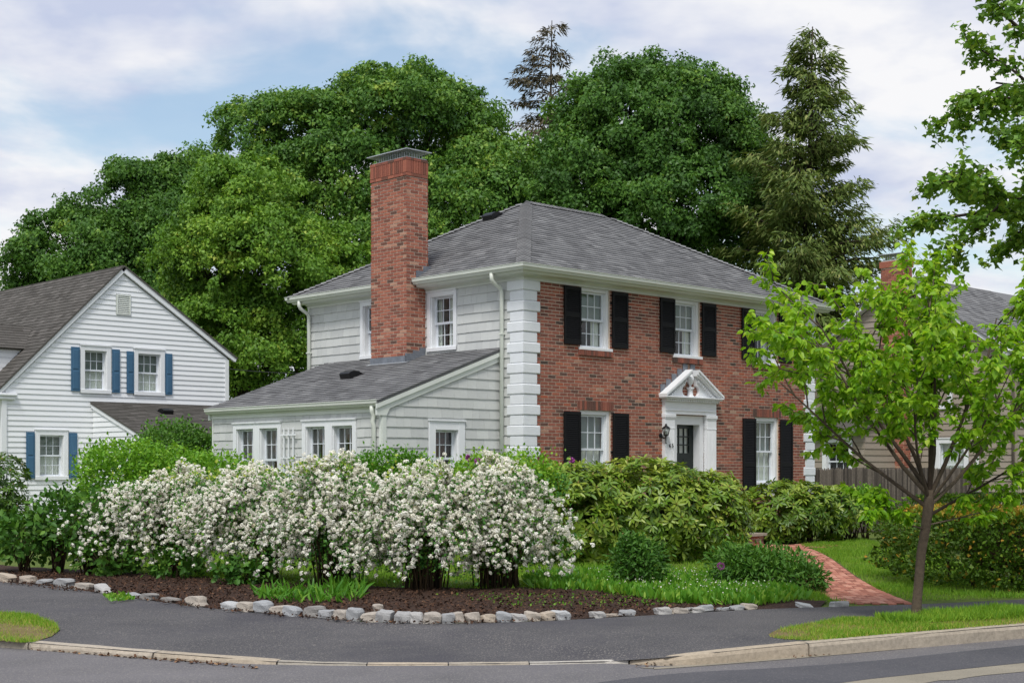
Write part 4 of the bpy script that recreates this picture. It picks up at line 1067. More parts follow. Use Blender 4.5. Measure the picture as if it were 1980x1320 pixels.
# lawn: from the back of the pavement to far behind the houses
far = [Vector((p.x * 3.2, 130.0, 0)) for p in BS]
strip('lawn', [p + Vector((0, 0, -0.006)) for p in BS], far, M['grass_ground'], cross=12, kind='structure')
strip('pavement', BS, KS, M['asphalt'], uneven=0.002, cross=5, kind='structure')
near = [Vector((p.x * 2.2, -60.0, -0.14)) for p in KS]
strip('road', [Vector((p.x, p.y, -0.14)) for p in KS], near, M['road'], cross=6, kind='structure')
# newer darker band of asphalt and a pale worn edge on the right
DK = [Vector(gnd(x, y, -.14) + (-.136,)) for x, y in ((1030, 1340), (1180, 1316), (1330, 1300), (1500, 1291), (1700, 1276), (1980, 1247), (2250, 1225))]
DK2 = [Vector(gnd(x, y, -.14) + (-.136,)) for x, y in ((1030, 1420), (1250, 1390), (1450, 1350), (1640, 1318), (1760, 1304), (1980, 1281), (2250, 1256))]
strip('road_patch', smooth_line(DK, 6), smooth_line(DK2, 6), M['road_dark'], cross=2, kind='structure')
PE = [Vector(gnd(x, y, -.14) + (-.136,)) for x, y in ((1250, 1390.5), (1450, 1350.5), (1640, 1318.5), (1760, 1304.5), (1980, 1281.5), (2250, 1256.5))]
PE2 = [Vector(gnd(x, y, -.14) + (-.136,)) for x, y in ((1250, 1430), (1450, 1382), (1640, 1340), (1760, 1322), (1980, 1298), (2250, 1270))]
jag = lambda L: [p + Vector((0, random.uniform(-.05, .05), 0)) for p in L]
strip('worn_edge', smooth_line(PE, 6), jag(smooth_line(PE2, 14)[::2][:31]), M['road_pale'], cross=2, kind='structure')
GU = [Vector(gnd(x, y, -.14) + (-.1355,)) for x, y in ((1240, 1290), (1262, 1290), (1290, 1288.5), (1500, 1272), (1750, 1250), (1980, 1229), (2250, 1207))]
GU2 = [Vector(gnd(x, y, -.14) + (-.1355,)) for x, y in ((1240, 1291), (1262, 1292), (1290, 1292), (1500, 1276), (1750, 1254), (1980, 1233), (2250, 1211))]
strip('gutter_grit', smooth_line(GU, 6), smooth_line(GU2, 6), M['road_pale'], cross=1, kind='structure')

# kerb stones
kerb = empty('kerb', (0, 13, -0.14), 0, kind='structure')
def at_x(L, xp):
    """index position on a polyline where it crosses photo column xp"""
    for i in range(len(L) - 1):
        a, b = 990 + FPX * L[i].x / L[i].y, 990 + FPX * L[i + 1].x / L[i + 1].y
        if a <= xp <= b: return i + (xp - a) / (b - a)
    return 0 if xp < 0 else len(L) - 1
KD = resample(KERB, 900)
joints = [-900, -420, -200, 57, 300, 551, 716, 880, 1032, 1232, 1571, 2010, 2500]
for j0, j1 in zip(joints[:-1], joints[1:]):
    i0, i1 = int(at_x(KD, j0)), int(at_x(KD, j1))
    if i1 - i0 < 3: continue
    seg = resample(KD[i0:i1 + 1], max(5, (i1 - i0) // 3))
    seg[0] = seg[0].lerp(seg[1], 0.03); seg[-1] = seg[-1].lerp(seg[-2], 0.03)
    g = G(); rings = []; tt = random.random()
    flush = max(s.z for s in seg) < -0.105
    for i, p in enumerate(seg):
        d = (seg[min(i + 1, len(seg) - 1)] - seg[max(i - 1, 0)]); d.z = 0; d.normalize()
        nrm = Vector((-d.y, d.x, 0))          # toward the pavement
        w = 0.13 if not flush else 0.075
        e = lambda s: random.uniform(-s, s)
        bx = 0.6 if i in (0, len(seg) - 1) else 1.0
        prof = [(-0.012 + e(.004), -0.2), (-0.012 + e(.006), p.z - 0.035), (0.0 + e(.004), p.z - 0.006 + e(.004)), (0.025, p.z + 0.008 * bx + e(.003)), (w * 0.6, p.z + 0.009 * bx + e(.003)), (w, p.z + 0.006 + e(.003)), (w + 0.01, -0.2)]
        rings.append([g.pt((p.x + nrm.x * q, p.y + nrm.y * q, z)) for q, z in prof])
    for i in range(len(rings) - 1):
        for k in range(6): g.idx([rings[i][k], rings[i][k + 1], rings[i + 1][k + 1], rings[i + 1][k]], tt, 0, False)
    g.idx(rings[0], tt); g.idx(rings[-1][::-1], tt)
    o = g.build('kerb_stone', M['granite'], kerb); o.location = (0, -13, 0.14)

# grass verges beside the kerb
KSn, BSn = np.array([tuple(p) for p in resample(KERB, 600)]), np.array([tuple(p) for p in resample(BACK, 600)])
def pav_z(x, y):
    """height of the pavement surface"""
    p = np.stack([np.atleast_1d(x), np.atleast_1d(y)], 1); out = np.empty(len(p))
    for i in range(0, len(p), 4000):
        q = p[i:i + 4000]; dk = np.linalg.norm(q[:, None] - KSn[None, :, :2], axis=2); db = np.linalg.norm(q[:, None] - BSn[None, :, :2], axis=2)
        k, b = dk.argmin(1), db.argmin(1); a, c = dk.min(1), db.min(1); out[i:i + 4000] = (KSn[k, 2] * c + BSn[b, 2] * a) / (a + c)
    return out
def poly_patch(name, px, z, mat, hump=0.02, **kw):
    P = [Vector(gnd(x, y, z) + (z,)) for x, y in px]
    c = sum(P, Vector()) / len(P)
    V, F = [], []; R = 6; n = len(P)
    for k in range(R + 1):
        for p in P:
            q = c.lerp(p, k / R); V.append((q.x, q.y, float(pav_z(q.x, q.y)[0]) + 0.006 + hump * (1 - (k / R) ** 2) + random.uniform(-.002, .002)))
    for k in range(R):
        for i in range(n): F.append((k * n + i, k * n + (i + 1) % n, (k + 1) * n + (i + 1) % n, (k + 1) * n + i))
    return link(name, np_mesh(name, V, F, [mat], np.full(len(F), .5)), **kw), P
VR = [(1486, 1224), (1505, 1215), (1560, 1205), (1640, 1196), (1750, 1188), (1870, 1182), (1980, 1177), (2200, 1165), (2200, 1186), (1980, 1204), (1760, 1221), (1640, 1231), (1575, 1235), (1520, 1233), (1490, 1229)]
M['verge_soil'] = sheet_mat('verge_soil', [(0.35, '#6b6038'), (0.65, '#7d6c4a')], 2.2, 40, ('#9a8a66', 0.58, 0.6), 0.8)
poly_patch('verge', VR, 0.004, M['verge_soil'], 0.012, kind='structure')
VLp = [(-350, 1172), (-150, 1176), (0, 1184), (60, 1190), (105, 1205), (116, 1215), (100, 1226), (70, 1234), (40, 1236), (0, 1233), (-200, 1217), (-350, 1200)]
poly_patch('verge', VLp, -0.04, M['verge_soil'], 0.010, kind='structure')
# mulch bed behind the stone edging
MB_ = [Vector(gnd(x, y) + (0.003,)) for x, y in ((-350, 1080), (-100, 1090), (100, 1100), (250, 1108), (420, 1118), (600, 1130), (800, 1138), (1000, 1138), (1150, 1143), (1300, 1150), (1450, 1158), (1600, 1163))]
BK = resample(BACK, 900); BK = BK[int(at_x(BK, -350)):int(at_x(BK, 1600))]
strip('mulch_bed', resample([p + Vector((0, 0, -0.017)) for p in BK], 120), resample(smooth_line(MB_), 120), M['mulch'], uneven=0.012, cross=10, kind='structure', zoff=0.02)

# edging stones along the back of the pavement
edging = empty('stone_edging', (0, 16, 0), 0, label='low row of rough granite stones edging the mulch bed', category='edging')
def stone_mesh(seed, k=0.25):
    rs = random.Random(seed); bm = bmesh.new(); bmesh.ops.create_cube(bm, size=1.0)
    bmesh.ops.subdivide_edges(bm, edges=list(bm.edges), cuts=3, use_grid_fill=True)
    ph = [rs.uniform(0, 6.28) for _ in range(6)]; sk = rs.uniform(-0.18, 0.18)
    for v in bm.verts:
        c = v.co * 2; c = c / (abs(c.x) ** 6 + abs(c.y) ** 6 + abs(c.z) ** 6) ** (1 / 6)
        k = 1 + 0.07 * math.sin(3.1 * c.x + ph[0]) * math.cos(2.7 * c.y + ph[1]) + 0.06 * math.sin(4.3 * c.z + 2.2 * c.x + ph[2]) + rs.uniform(-0.03, 0.03)
        v.co = c * 0.5 * k; v.co.x += v.co.z * sk
    me = bpy.data.meshes.new('edging_stone'); bm.to_mesh(me); bm.free(); me.materials.append(M['fieldstone'])
    at = me.attributes.new("tint", 'FLOAT', 'FACE'); at.data.foreach_set("value", [rs.random()] * len(me.polygons))
    return me
SM = [stone_mesh(i) for i in range(14)]
def edge_line(x0, x1, wmin, wmax, hmin, hmax, gapc, off=0.09):
    L = resample(BACK, 1500); x = x0
    while x < x1:
        w = random.uniform(wmin, wmax); i = at_x(L, x + w / 2); p = L[int(i)]; q = L[min(int(i) + 3, len(L) - 1)]
        d = (q - p).normalized(); nrm = Vector((-d.y, d.x, 0))
        wm = w * p.y / FPX / max(0.5, abs(d.x)); h = random.uniform(hmin, hmax); o_ = random.uniform(-0.03, 0.03)
        if random.random() > gapc:
            c = p + nrm * (off + o_)
            link('edging_stone', random.choice(SM), edging, (c.x, c.y - 16, h / 2 - 0.03), (random.uniform(-.15, .15), random.uniform(-.12, .12), math.atan2(d.y, d.x) + random.uniform(-.15, .15)), (wm * 0.97, random.uniform(0.13, 0.19), h))
        x += w
edge_line(-60, 190, 26, 46, 0.10, 0.15, 0.05)
edge_line(190, 360, 24, 44, 0.07, 0.12, 0.15)
edge_line(355, 545, 26, 44, 0.12, 0.17, 0.06)
edge_line(545, 915, 25, 36, 0.12, 0.17, 0.02)
edge_line(938, 1085, 26, 34, 0.10, 0.14, 0.0)
edge_line(1150, 1300, 22, 34, 0.06, 0.10, 0.15)
edge_line(1280, 1450, 22, 34, 0.06, 0.11, 0.15)
edge_line(1510, 1625, 26, 40, 0.06, 0.10, 0.1)
link('edging_stone', SM[3], edging, gnd(731, 1183)[:1] + (gnd(731, 1183)[1] - 16, 0.05), (0.1, 0.1, 0.4), (0.12, 0.10, 0.09))

# curved brick path to the front door
RE = smooth_line([Vector(gnd(x, y) + (0,)) for x, y in ((1764, 1167), (1757, 1164), (1700, 1140), (1660, 1118), (1632, 1098), (1610, 1082), (1580, 1066), (1540, 1054))] + [UV(6.3, -2.0), UV(5.6, -1.35)], 10)
RE = resample(RE, 400)
plen = sum((RE[i + 1] - RE[i]).length for i in range(len(RE) - 1))
PWD = 0.92
def path_pt(s, q):
    """s along the path, q to the left of its right-hand edge"""
    k = min(max(s / plen, 0), 1) * (len(RE) - 1); i = min(int(k), len(RE) - 2)
    p = RE[i].lerp(RE[i + 1], k - i); d = (RE[min(i + 4, len(RE) - 1)] - RE[max(i - 4, 0)]).normalized()
    return p + Vector((-d.y, d.x, 0)) * q, d
A_l = [path_pt(0.04 + plen * k / 80, -0.01)[0] for k in range(81)]; B_l = [path_pt(0.04 + plen * k / 80, PWD + 0.01)[0] for k in range(81)]
pathb = strip('brick_path', A_l, B_l, M['mulch'], zoff=0.003, cross=2, kind='structure')
PBM = []
for k in range(12):
    g = G(); tt = random.random(); w, l, h = 0.0475, 0.0975, 0.03
    lo = [g.pt((sx * l, sy * w, 0)) for sx, sy in ((-1, -1), (1, -1), (1, 1), (-1, 1))]; md = [g.pt((sx * l, sy * w, h - 0.006)) for sx, sy in ((-1, -1), (1, -1), (1, 1), (-1, 1))]; hi = [g.pt((sx * (l - .006), sy * (w - .006), h)) for sx, sy in ((-1, -1), (1, -1), (1, 1), (-1, 1))]
    for i in range(4):
        j = (i + 1) % 4
        g.idx([lo[i], lo[j], md[j], md[i]], tt); g.idx([md[i], md[j], hi[j], hi[i]], tt)
    g.idx(hi, tt); PBM.append((g, g.mesh('brick', M['path_brick'])))
slots = []
for r in range(9):
    s = 0.05 + (0.1 if r % 2 else 0)
    while s < plen - 0.1:
        p, d = path_pt(s, 0.055 + r * 0.1); slots.append((p, math.atan2(d.y, d.x))); s += 0.2
slots.sort(key=lambda q: q[0].y)
rest = G()
for i, (p, a) in enumerate(slots):
    k = random.randrange(12); z = -0.016 + random.uniform(-0.003, 0.003)
    if i < 300:
        link('brick', PBM[k][1], pathb, (p.x, p.y, z), (random.uniform(-.01, .01), random.uniform(-.01, .01), a + random.uniform(-.012, .012)))
    else:
        src = PBM[k][0]; o = len(rest.v); ca, sa = math.cos(a), math.sin(a)
        rest.v += [(p.x + x * ca - y * sa, p.y + x * sa + y * ca, z + zz0) for x, y, zz0 in src.v]
        for f, t in zip(src.f, src.t): rest.idx([q + o for q in f], t)
if rest.v: rest.build('brick_field', M['path_brick'], pathb, kind='stuff')

# stockade fence between the houses
FB = UV(10.25, 0.35)
fence = empty('stockade_fence', FB, PHI, label='weathered grey wooden stockade fence right of the brick house', category='fence')
x = 0.10
while x < 8.2:
    w = random.uniform(0.068, 0.085); h = 1.70 + random.uniform(-0.018, 0.018) - 0.012 * math.sin(x * 2.1)
    g = G(); t = random.random(); z0 = 0.03; n = 5; dx, dt = x, random.uniform(-0.004, 0.004)
    prof = [(dx + w * (i / (n - 1)), -0.028 * math.sin(math.pi * i / (n - 1))) for i in range(n)]
    lo = [g.pt((a, b, z0)) for a, b in prof]; mi = [g.pt((a + dt, b, h - 0.05)) for a, b in prof]; hi = [g.pt((dx + w / 2 + (a - dx - w / 2) * 0.35 + dt, b * 0.5, h)) for a, b in prof]
    for i in range(n - 1):
        g.idx([lo[i], lo[i + 1], mi[i + 1], mi[i]], t, 0, True); g.idx([mi[i], mi[i + 1], hi[i + 1], hi[i]], t)
    g.idx([lo[0], mi[0], mi[-1], lo[-1]], t); g.idx(hi, t)
    g.build('picket', M['fence'], fence); x += w + 0.004
for xx in (0.0, 2.55, 5.1, 7.65): G().box(xx - 0.0, xx + 0.095, 0.02 if xx else -0.06, 0.11 if xx else 0.04, 0, 1.76 if xx == 0 else 1.66).build('post', M['fence'], fence)
for z in (0.3, 0.95, 1.5): G().box(0.0, 8.2, 0.021, 0.055, z, z + 0.07).build('rail', M['fence'], fence)

# service cable from the white house
cb = G(); pts = []
P0, P1 = UV(5.12, 18.75, 4.85), UV(4.2, 7.25, 4.3)
for i in range(17):
    t = i / 16; p = P0.lerp(P1, t); p.z -= 0.5 * 4 * t * (1 - t) * 0.35; pts.append(p)
cb.tube(pts, 0.012, 5)
cb.build('service_cable', M['iron'], None, label='thin dark service cable sagging from the white house corner', category='cable')

# ------------------------------------------------------------------ foliage tools
UPV = np.array([0.0, 0.0, 1.0])
def unit(n):
    v = RNG.normal(size=(n, 3)); return v / np.linalg.norm(v, axis=1, keepdims=True)
def norm(v): return v / np.maximum(np.linalg.norm(v, axis=-1, keepdims=True), 1e-9)
TPL = {   # template vertices and faces: x across, y along the leaf, z its upper side
    'diamond': (np.array([(0, 0, 0), (.34, .45, .06), (0, 1, -.05), (-.34, .45, .06)]), np.array([(0, 1, 2), (0, 2, 3)])),
    'long': (np.array([(0, 0, 0), (.15, .35, .02), (.14, .7, .0), (0, 1, -.10), (-.14, .7, .0), (-.15, .35, .02)]), np.array([(0, 1, 2, 3), (0, 3, 4, 5)])),
    'oval': (np.array([(0, 0, 0), (.27, .25, .06), (.24, .6, .04), (0, 1, -.12), (-.24, .6, .04), (-.27, .25, .06)]), np.array([(0, 1, 2, 3), (0, 3, 4, 5)])),
    'maple': (np.array([(0, 0, 0), (.42, .05, .03), (.22, .3, .02), (.55, .62, .05), (.2, .62, .02), (0, 1, -.06), (-.2, .62, .02), (-.55, .62, .05), (-.22, .3, .02), (-.42, .05, .03)]), np.array([(0, 1, 2, 3, 4, 5), (0, 5, 6, 7, 8, 9)])),
    'needle': (np.array([(0, 0, 0), (.12, .4, .02), (0, 1, -.08), (-.12, .4, .02)]), np.array([(0, 1, 2), (0, 2, 3)])),
    'tri': (np.array([(-.36, .1, .03), (.36, .2, .03), (0, 1, -.06)]), np.array([(0, 1, 2)])),
    'star': (np.array([(0, 0, 0), (.52, .4, .05), (.2, .62, .02), (0, 1, -.06), (-.2, .62, .02), (-.52, .4, .05)]), np.array([(0, 1, 2, 3), (0, 3, 4, 5)])),
    'blade': (np.array([(-.5, 0, 0), (.5, 0, 0), (0, 1, .25)]), np.array([(0, 1, 2)])),
    'strap': (np.array([(-.07, 0, 0), (.07, 0, 0), (.085, .5, .06), (0, 1, -.22), (-.085, .5, .06)]), np.array([(0, 1, 2, 4), (4, 2, 3, 3)])),
    'chip': (np.array([(-.3, 0, 0), (.3, .05, .02), (.25, 1, .03), (-.28, .95, 0)]), np.array([(0, 1, 2, 3)])),
}
TPL['strap'] = (np.array([(-.07, 0, 0), (.07, 0, 0), (.085, .5, .06), (0.02, 1, -.22), (-.02, 1, -.22), (-.085, .5, .06)]), np.array([(0, 1, 2, 5), (5, 2, 3, 4)]))
def basis(ydir, nrm):
    y = norm(ydir - 0 * nrm); n = norm(nrm - y * np.sum(nrm * y, axis=1, keepdims=True)); x = np.cross(y, n)
    return x, y, n
def scatter_arrays(tpl, pos, ydir, nrm, size, tint):
    tv, tf = TPL[tpl]; x, y, n = basis(ydir, nrm); s = np.asarray(size).reshape(-1, 1, 1)
    V = pos[:, None, :] + s * (tv[None, :, 0:1] * x[:, None, :] + tv[None, :, 1:2] * y[:, None, :] + tv[None, :, 2:3] * n[:, None, :])
    F = (tf[None] + (np.arange(len(pos)) * len(tv))[:, None, None]).reshape(-1, tf.shape[1])
    return V.reshape(-1, 3), F, np.repeat(tint, len(tf))
def leaf_object(name, tpl, mat, pos, ydir, nrm, size, tint, parent=None, off=None, **kw):
    if off is not None: pos = pos - np.array(off)
    V, F, T_ = scatter_arrays(tpl, pos, ydir, nrm, size, np.clip(tint, 0, 1))
    return link(name, np_mesh(name, V, F, [mat], T_), parent, **kw)
def single_leaves(n, tpl, mat, pos, ydir, nrm, size, tint, parent, base):
    """the n leaves that show largest become objects; returns the mask of the others"""
    vd = norm(pos - np.array([0, 0, EYE])); score = size * (0.3 + np.abs(np.sum(vd * nrm, axis=1))) / np.linalg.norm(pos, axis=1) * RNG.uniform(0.85, 1.15, len(pos))
    pick = np.argsort(-score)[:n]
    tv, tf = TPL[tpl]; meshes = [np_mesh('leaf', tv, tf, [mat], np.full(len(tf), k / 7)) for k in range(8)]
    x, y, nn = basis(ydir[pick], nrm[pick])
    for j, i in enumerate(pick):
        s = float(size[i]); m = Matrix(((x[j][0] * s, y[j][0] * s, nn[j][0] * s, pos[i][0] - base[0]), (x[j][1] * s, y[j][1] * s, nn[j][1] * s, pos[i][1] - base[1]), (x[j][2] * s, y[j][2] * s, nn[j][2] * s, pos[i][2] - base[2]), (0, 0, 0, 1)))
        o = bpy.data.objects.new('leaf', meshes[int(np.clip(tint[i] * 7.99, 0, 7))]); o.parent = parent; o.matrix_basis = m; COL.objects.link(o)
    mask = np.ones(len(pos), bool); mask[pick] = False
    return mask

L_MAPLE = leafmat('maple_leaf', [(0, '#385a26'), (0.35, '#4c752e'), (0.65, '#678f37'), (0.85, '#88a643'), (1, '#adba50')], 0.26)
L_MAPLE2 = leafmat('maple_leaf_bright', [(0, '#476c24'), (0.35, '#5f892e'), (0.65, '#7da438'), (0.85, '#9cb646'), (1, '#bdc658')], 0.28)
L_HEML = leafmat('hemlock_needles', [(0, '#4c6230'), (0.5, '#697f3c'), (1, '#93965a')], 0.2, 0.6)
L_SPRUCE = leafmat('spruce_needles', [(0, '#433e2d'), (0.5, '#5b5540'), (1, '#84745a')], 0.08, 0.7)
L_STREET = leafmat('street_tree_leaf', [(0, '#5c8f18'), (0.4, '#80b022'), (0.75, '#a4c834'), (1, '#c8dc5c')], 0.45, 0.42, 0.4)
L_RHODO = leafmat('rhododendron_leaf', [(0, '#3b5e18'), (0.4, '#618422'), (0.7, '#8da338'), (1, '#b6bd58')], 0.2, 0.38, 0.5)
L_SPIR = leafmat('spirea_leaf', [(0, '#34602a'), (0.5, '#4f8436'), (0.85, '#7da53c'), (1, '#b2c050')], 0.25)
L_LIME = leafmat('lime_shrub_leaf', [(0, '#467a1c'), (0.5, '#6ca02a'), (1, '#a0c444')], 0.3)
L_DARK = leafmat('dark_shrub_leaf', [(0, '#30541f'), (0.5, '#487529'), (1, '#6e9638')], 0.25)
L_YEW = leafmat('yew_needles', [(0, '#34500f'), (0.45, '#4f701c'), (0.62, '#738a28'), (0.78, '#a08a2a'), (1, '#bb8f38')], 0.2, 0.55)
L_GRASS = leafmat('grass_blade', [(0, '#55801f'), (0.4, '#739f2a'), (0.75, '#99b63c'), (1, '#bcae62')], 0.3, 0.6)
L_GRASSY = leafmat('lily_leaf', [(0, '#447a20'), (0.5, '#63992f'), (1, '#94b644')], 0.35, 0.4)
PETAL = leafmat('white_petal', [(0, '#d6cdb2'), (0.3, '#eee9d8'), (1, '#fbf9f0')], 0.3, 0.7, 0.2, (1.0, 1.0, 0.95, 1))
BUD = leafmat('rhododendron_bud', [(0, '#b9a468'), (1, '#d7c993')], 0.1)
PURPLE = leafmat('purple_petal', [(0, '#8a2f86'), (1, '#b65cb0')], 0.2)
CHIP = tinted('bark_chip', [(0, '#2c1e17'), (0.5, '#4b3528'), (0.85, '#6d4f3a'), (1, '#9a7a5a')], 0.95, 0.2, 40, 0.2)

def px_lobe(x, y, Z, rx, ry, rd=None):
    k = Z / FPX
    return np.array([(x - 990) * k, Z, EYE + (HOR - y) * k, rx * k, (rx if rd is None else rd) * k, ry * k])

def limb(g, a, b, ra, rb, bend=0.15, n=5, sides=6):
    a, b = Vector(a), Vector(b); L = (b - a).length; off = Vector((random.uniform(-1, 1), random.uniform(-1, 1), random.uniform(0, 1))) * L * bend
    pts = []; rr = []
    for i in range(n + 1):
        t = i / n; p = a.lerp(b, t) + off * (4 * t * (1 - t)) * 0.5 + Vector((random.uniform(-1, 1), random.uniform(-1, 1), 0)) * L * 0.015; pts.append(p); rr.append(ra + (rb - ra) * t)
    g.tube(pts, rr, sides, t=random.random()); return pts

def broad_tree(name, base_px, Z, lobes_px, mat, clumps, per, rc, leaf, label, trunk_r=0.35, tint0=0.45, fill=0.12, tpl='tri', group=None, bare_low=None):
    lobes = [px_lobe(x, y + 24, Z + dz, rx * 0.90, ry * 0.88) for x, y, dz, rx, ry in lobes_px]
    bx = (base_px - 990) / FPX * Z
    root = empty(name, (bx, Z, 0), 0, label=label, category='tree', group=group)
    base = Vector((bx, Z, 0))
    # limbs
    g = G()
    cz = np.mean([l[2] for l in lobes]); zlow = min(l[2] - l[5] for l in lobes)
    fork = Vector((bx, Z, max(2.0, zlow * 0.75 + 0.6)))
    limb(g, base, fork, trunk_r, trunk_r * 0.75, 0.04, 5, 10)
    W = np.array([(l[3] * l[4] * l[5]) ** (2 / 3) for l in lobes]); W /= W.sum()
    lid = RNG.choice(len(lobes), size=int(clumps * 2.6), p=W); LB = np.array(lobes)[lid]
    d = unit(len(lid)); d[:, 2] = np.where(d[:, 2] < -0.45, -d[:, 2], d[:, 2])
    tip = RNG.random(len(lid)) < 0.18; cc = LB[:, :3] + LB[:, 3:] * d * np.where(tip, RNG.uniform(1.08, 1.22, len(lid)), RNG.uniform(0.72, 1.08, len(lid)))[:, None]
    keep = ~((d[:, 1] > 0.25) & (RNG.random(len(lid)) < 0.55))
    for k, l in enumerate(lobes):
        q = np.sum(((cc - l[:3]) / (l[3:] * 0.82)) ** 2, axis=1); keep &= ~((q < 1) & (lid != k))
    cc, d, tip = cc[keep][:clumps], d[keep][:clumps], tip[keep][:clumps]
    for l in lobes:
        c = Vector(l[:3]); mid = limb(g, fork, c, trunk_r * 0.5, trunk_r * 0.16, 0.18, 6, 7)
        near_ = cc[np.argsort(np.sum((cc - l[:3]) ** 2, axis=1))[:5 + len(lobes) // 3]]
        for q in near_: limb(g, mid[-2], Vector(q), trunk_r * 0.15, 0.02, 0.15, 4, 5)
    for i in range(len(g.v)): g.v[i] = tuple(Vector(g.v[i]) - base)
    g.build('trunk', M['bark'], root)
    # every bough ends in a handful of smaller leaf tufts
    sub = 7; n0 = len(cc); R0 = rc * np.where(tip, 0.48, 1.0) * RNG.uniform(0.75, 1.35, n0)
    ow = norm(d * 0.8 + UPV * 0.5); sd = unit(n0 * sub); rp = np.repeat(np.arange(n0), sub)
    fl = np.sum(sd * ow[rp], axis=1) < -0.15; sd[fl] *= -1
    c2 = cc[rp] + R0[rp, None] * np.array([1, 1, 0.75]) * sd * RNG.uniform(0.45, 1.1, (n0 * sub, 1))
    n = len(c2); rad = 0.42 * R0[rp] * RNG.uniform(0.6, 1.4, n); ct = (RNG.normal(0, 0.10, n0) + tint0)[rp] + RNG.normal(0, 0.07, n)
    m = (per / sub * 1.15 * (rad / (0.42 * rc)) ** 1.6).astype(int) + 2; rep = np.repeat(np.arange(n), m); N = len(rep)
    dd = unit(N); outw = norm(sd * 0.6 + ow[rp] * 0.4 + UPV * 0.3)[rep]
    flip = np.sum(dd * outw, axis=1) < -0.2; dd[flip] *= -1
    pos = c2[rep] + rad[rep, None] * np.array([1, 1, 0.8]) * dd * (RNG.random((N, 1)) ** 0.4) * RNG.uniform(0.8, 1.35, (N, 1))
    nrm = norm(dd * 0.4 + outw * 0.35 + UPV * 0.25 + unit(N) * 0.75)
    yd = np.cross(nrm, unit(N)); yd -= UPV * 0.35
    sz = leaf * RNG.uniform(0.7, 1.3, N); ti = ct[rep] + RNG.normal(0, 0.12, N)
    k = int(N * fill); li = RNG.choice(len(lobes), size=k, p=W); LL = np.array(lobes)[li]
    ip = LL[:, :3] + LL[:, 3:] * unit(k) * (RNG.random((k, 1)) ** 0.4) * 0.85
    pos = np.vstack([pos, ip]); inr = norm(unit(k) + UPV * 0.5); nrm = np.vstack([nrm, inr]); yd = np.vstack([yd, np.cross(inr, unit(k))]); sz = np.concatenate([sz, leaf * RNG.uniform(0.9, 1.5, k)]); ti = np.concatenate([ti, RNG.normal(tint0, 0.12, k)])
    leaf_object('crown', tpl, mat, pos, yd, nrm, sz, ti, root, off=base)
    return root

broad_tree('maple_tree', 690, 56, [(770, 225, 0, 140, 112), (620, 270, 0, 115, 95), (520, 250, 1, 85, 70), (868, 272, 0, 90, 105), (700, 380, 0, 170, 140), (560, 400, -1, 110, 120), (850, 420, -2, 120, 120), (930, 350, -1, 75, 100), (740, 500, -1, 140, 110), (980, 400, -3, 75, 95), (480, 330, 1, 60, 80)], L_MAPLE, 260, 640, 1.0, 0.155, 'tallest and broadest green maple, rising behind the red brick chimney', 0.42, 0.52, 0.07)
broad_tree('maple_tree', 470, 50.5, [(490, 385, 0, 92, 80), (400, 500, 0, 76, 85), (520, 500, -1, 105, 100), (480, 640, 0, 115, 105), (620, 500, 0, 75, 70), (390, 620, 1, 62, 100), (560, 610, 0, 90, 90), (660, 570, 1, 70, 80), (450, 720, 1, 90, 60), (590, 700, 1, 90, 60)], L_MAPLE2, 205, 620, 0.90, 0.138, 'bright green maple between the white house and the brick house', 0.30, 0.48, 0.07)
broad_tree('maple_tree', 285, 64, [(150, 452, 0, 85, 62), (262, 392, 0, 68, 68), (335, 365, 1, 72, 56), (205, 490, 0, 130, 70), (392, 345, 1, 55, 42), (330, 460, 0, 100, 85), (95, 490, 0, 42, 58), (260, 560, 0, 130, 60), (110, 560, 1, 60, 50)], L_MAPLE, 190, 580, 1.1, 0.17, 'wide dark green maple behind the white house roof on the far left', 0.38, 0.40, 0.07)
broad_tree('maple_tree', 1210, 54, [(1240, 222, 0, 112, 98), (1155, 235, 0, 50, 80), (1330, 250, 0, 110, 108), (1395, 330, 0, 76, 110), (1150, 370, 0, 125, 100), (1290, 390, -1, 140, 110), (1230, 300, 0, 140, 130), (1420, 460, 0, 60, 100), (1350, 480, 0, 110, 80), (1085, 330, 1, 56, 75), (1230, 480, 1, 130, 70)], L_MAPLE, 245, 640, 0.98, 0.15, 'round dark green maple behind the right half of the grey hip roof', 0.40, 0.36, 0.07)

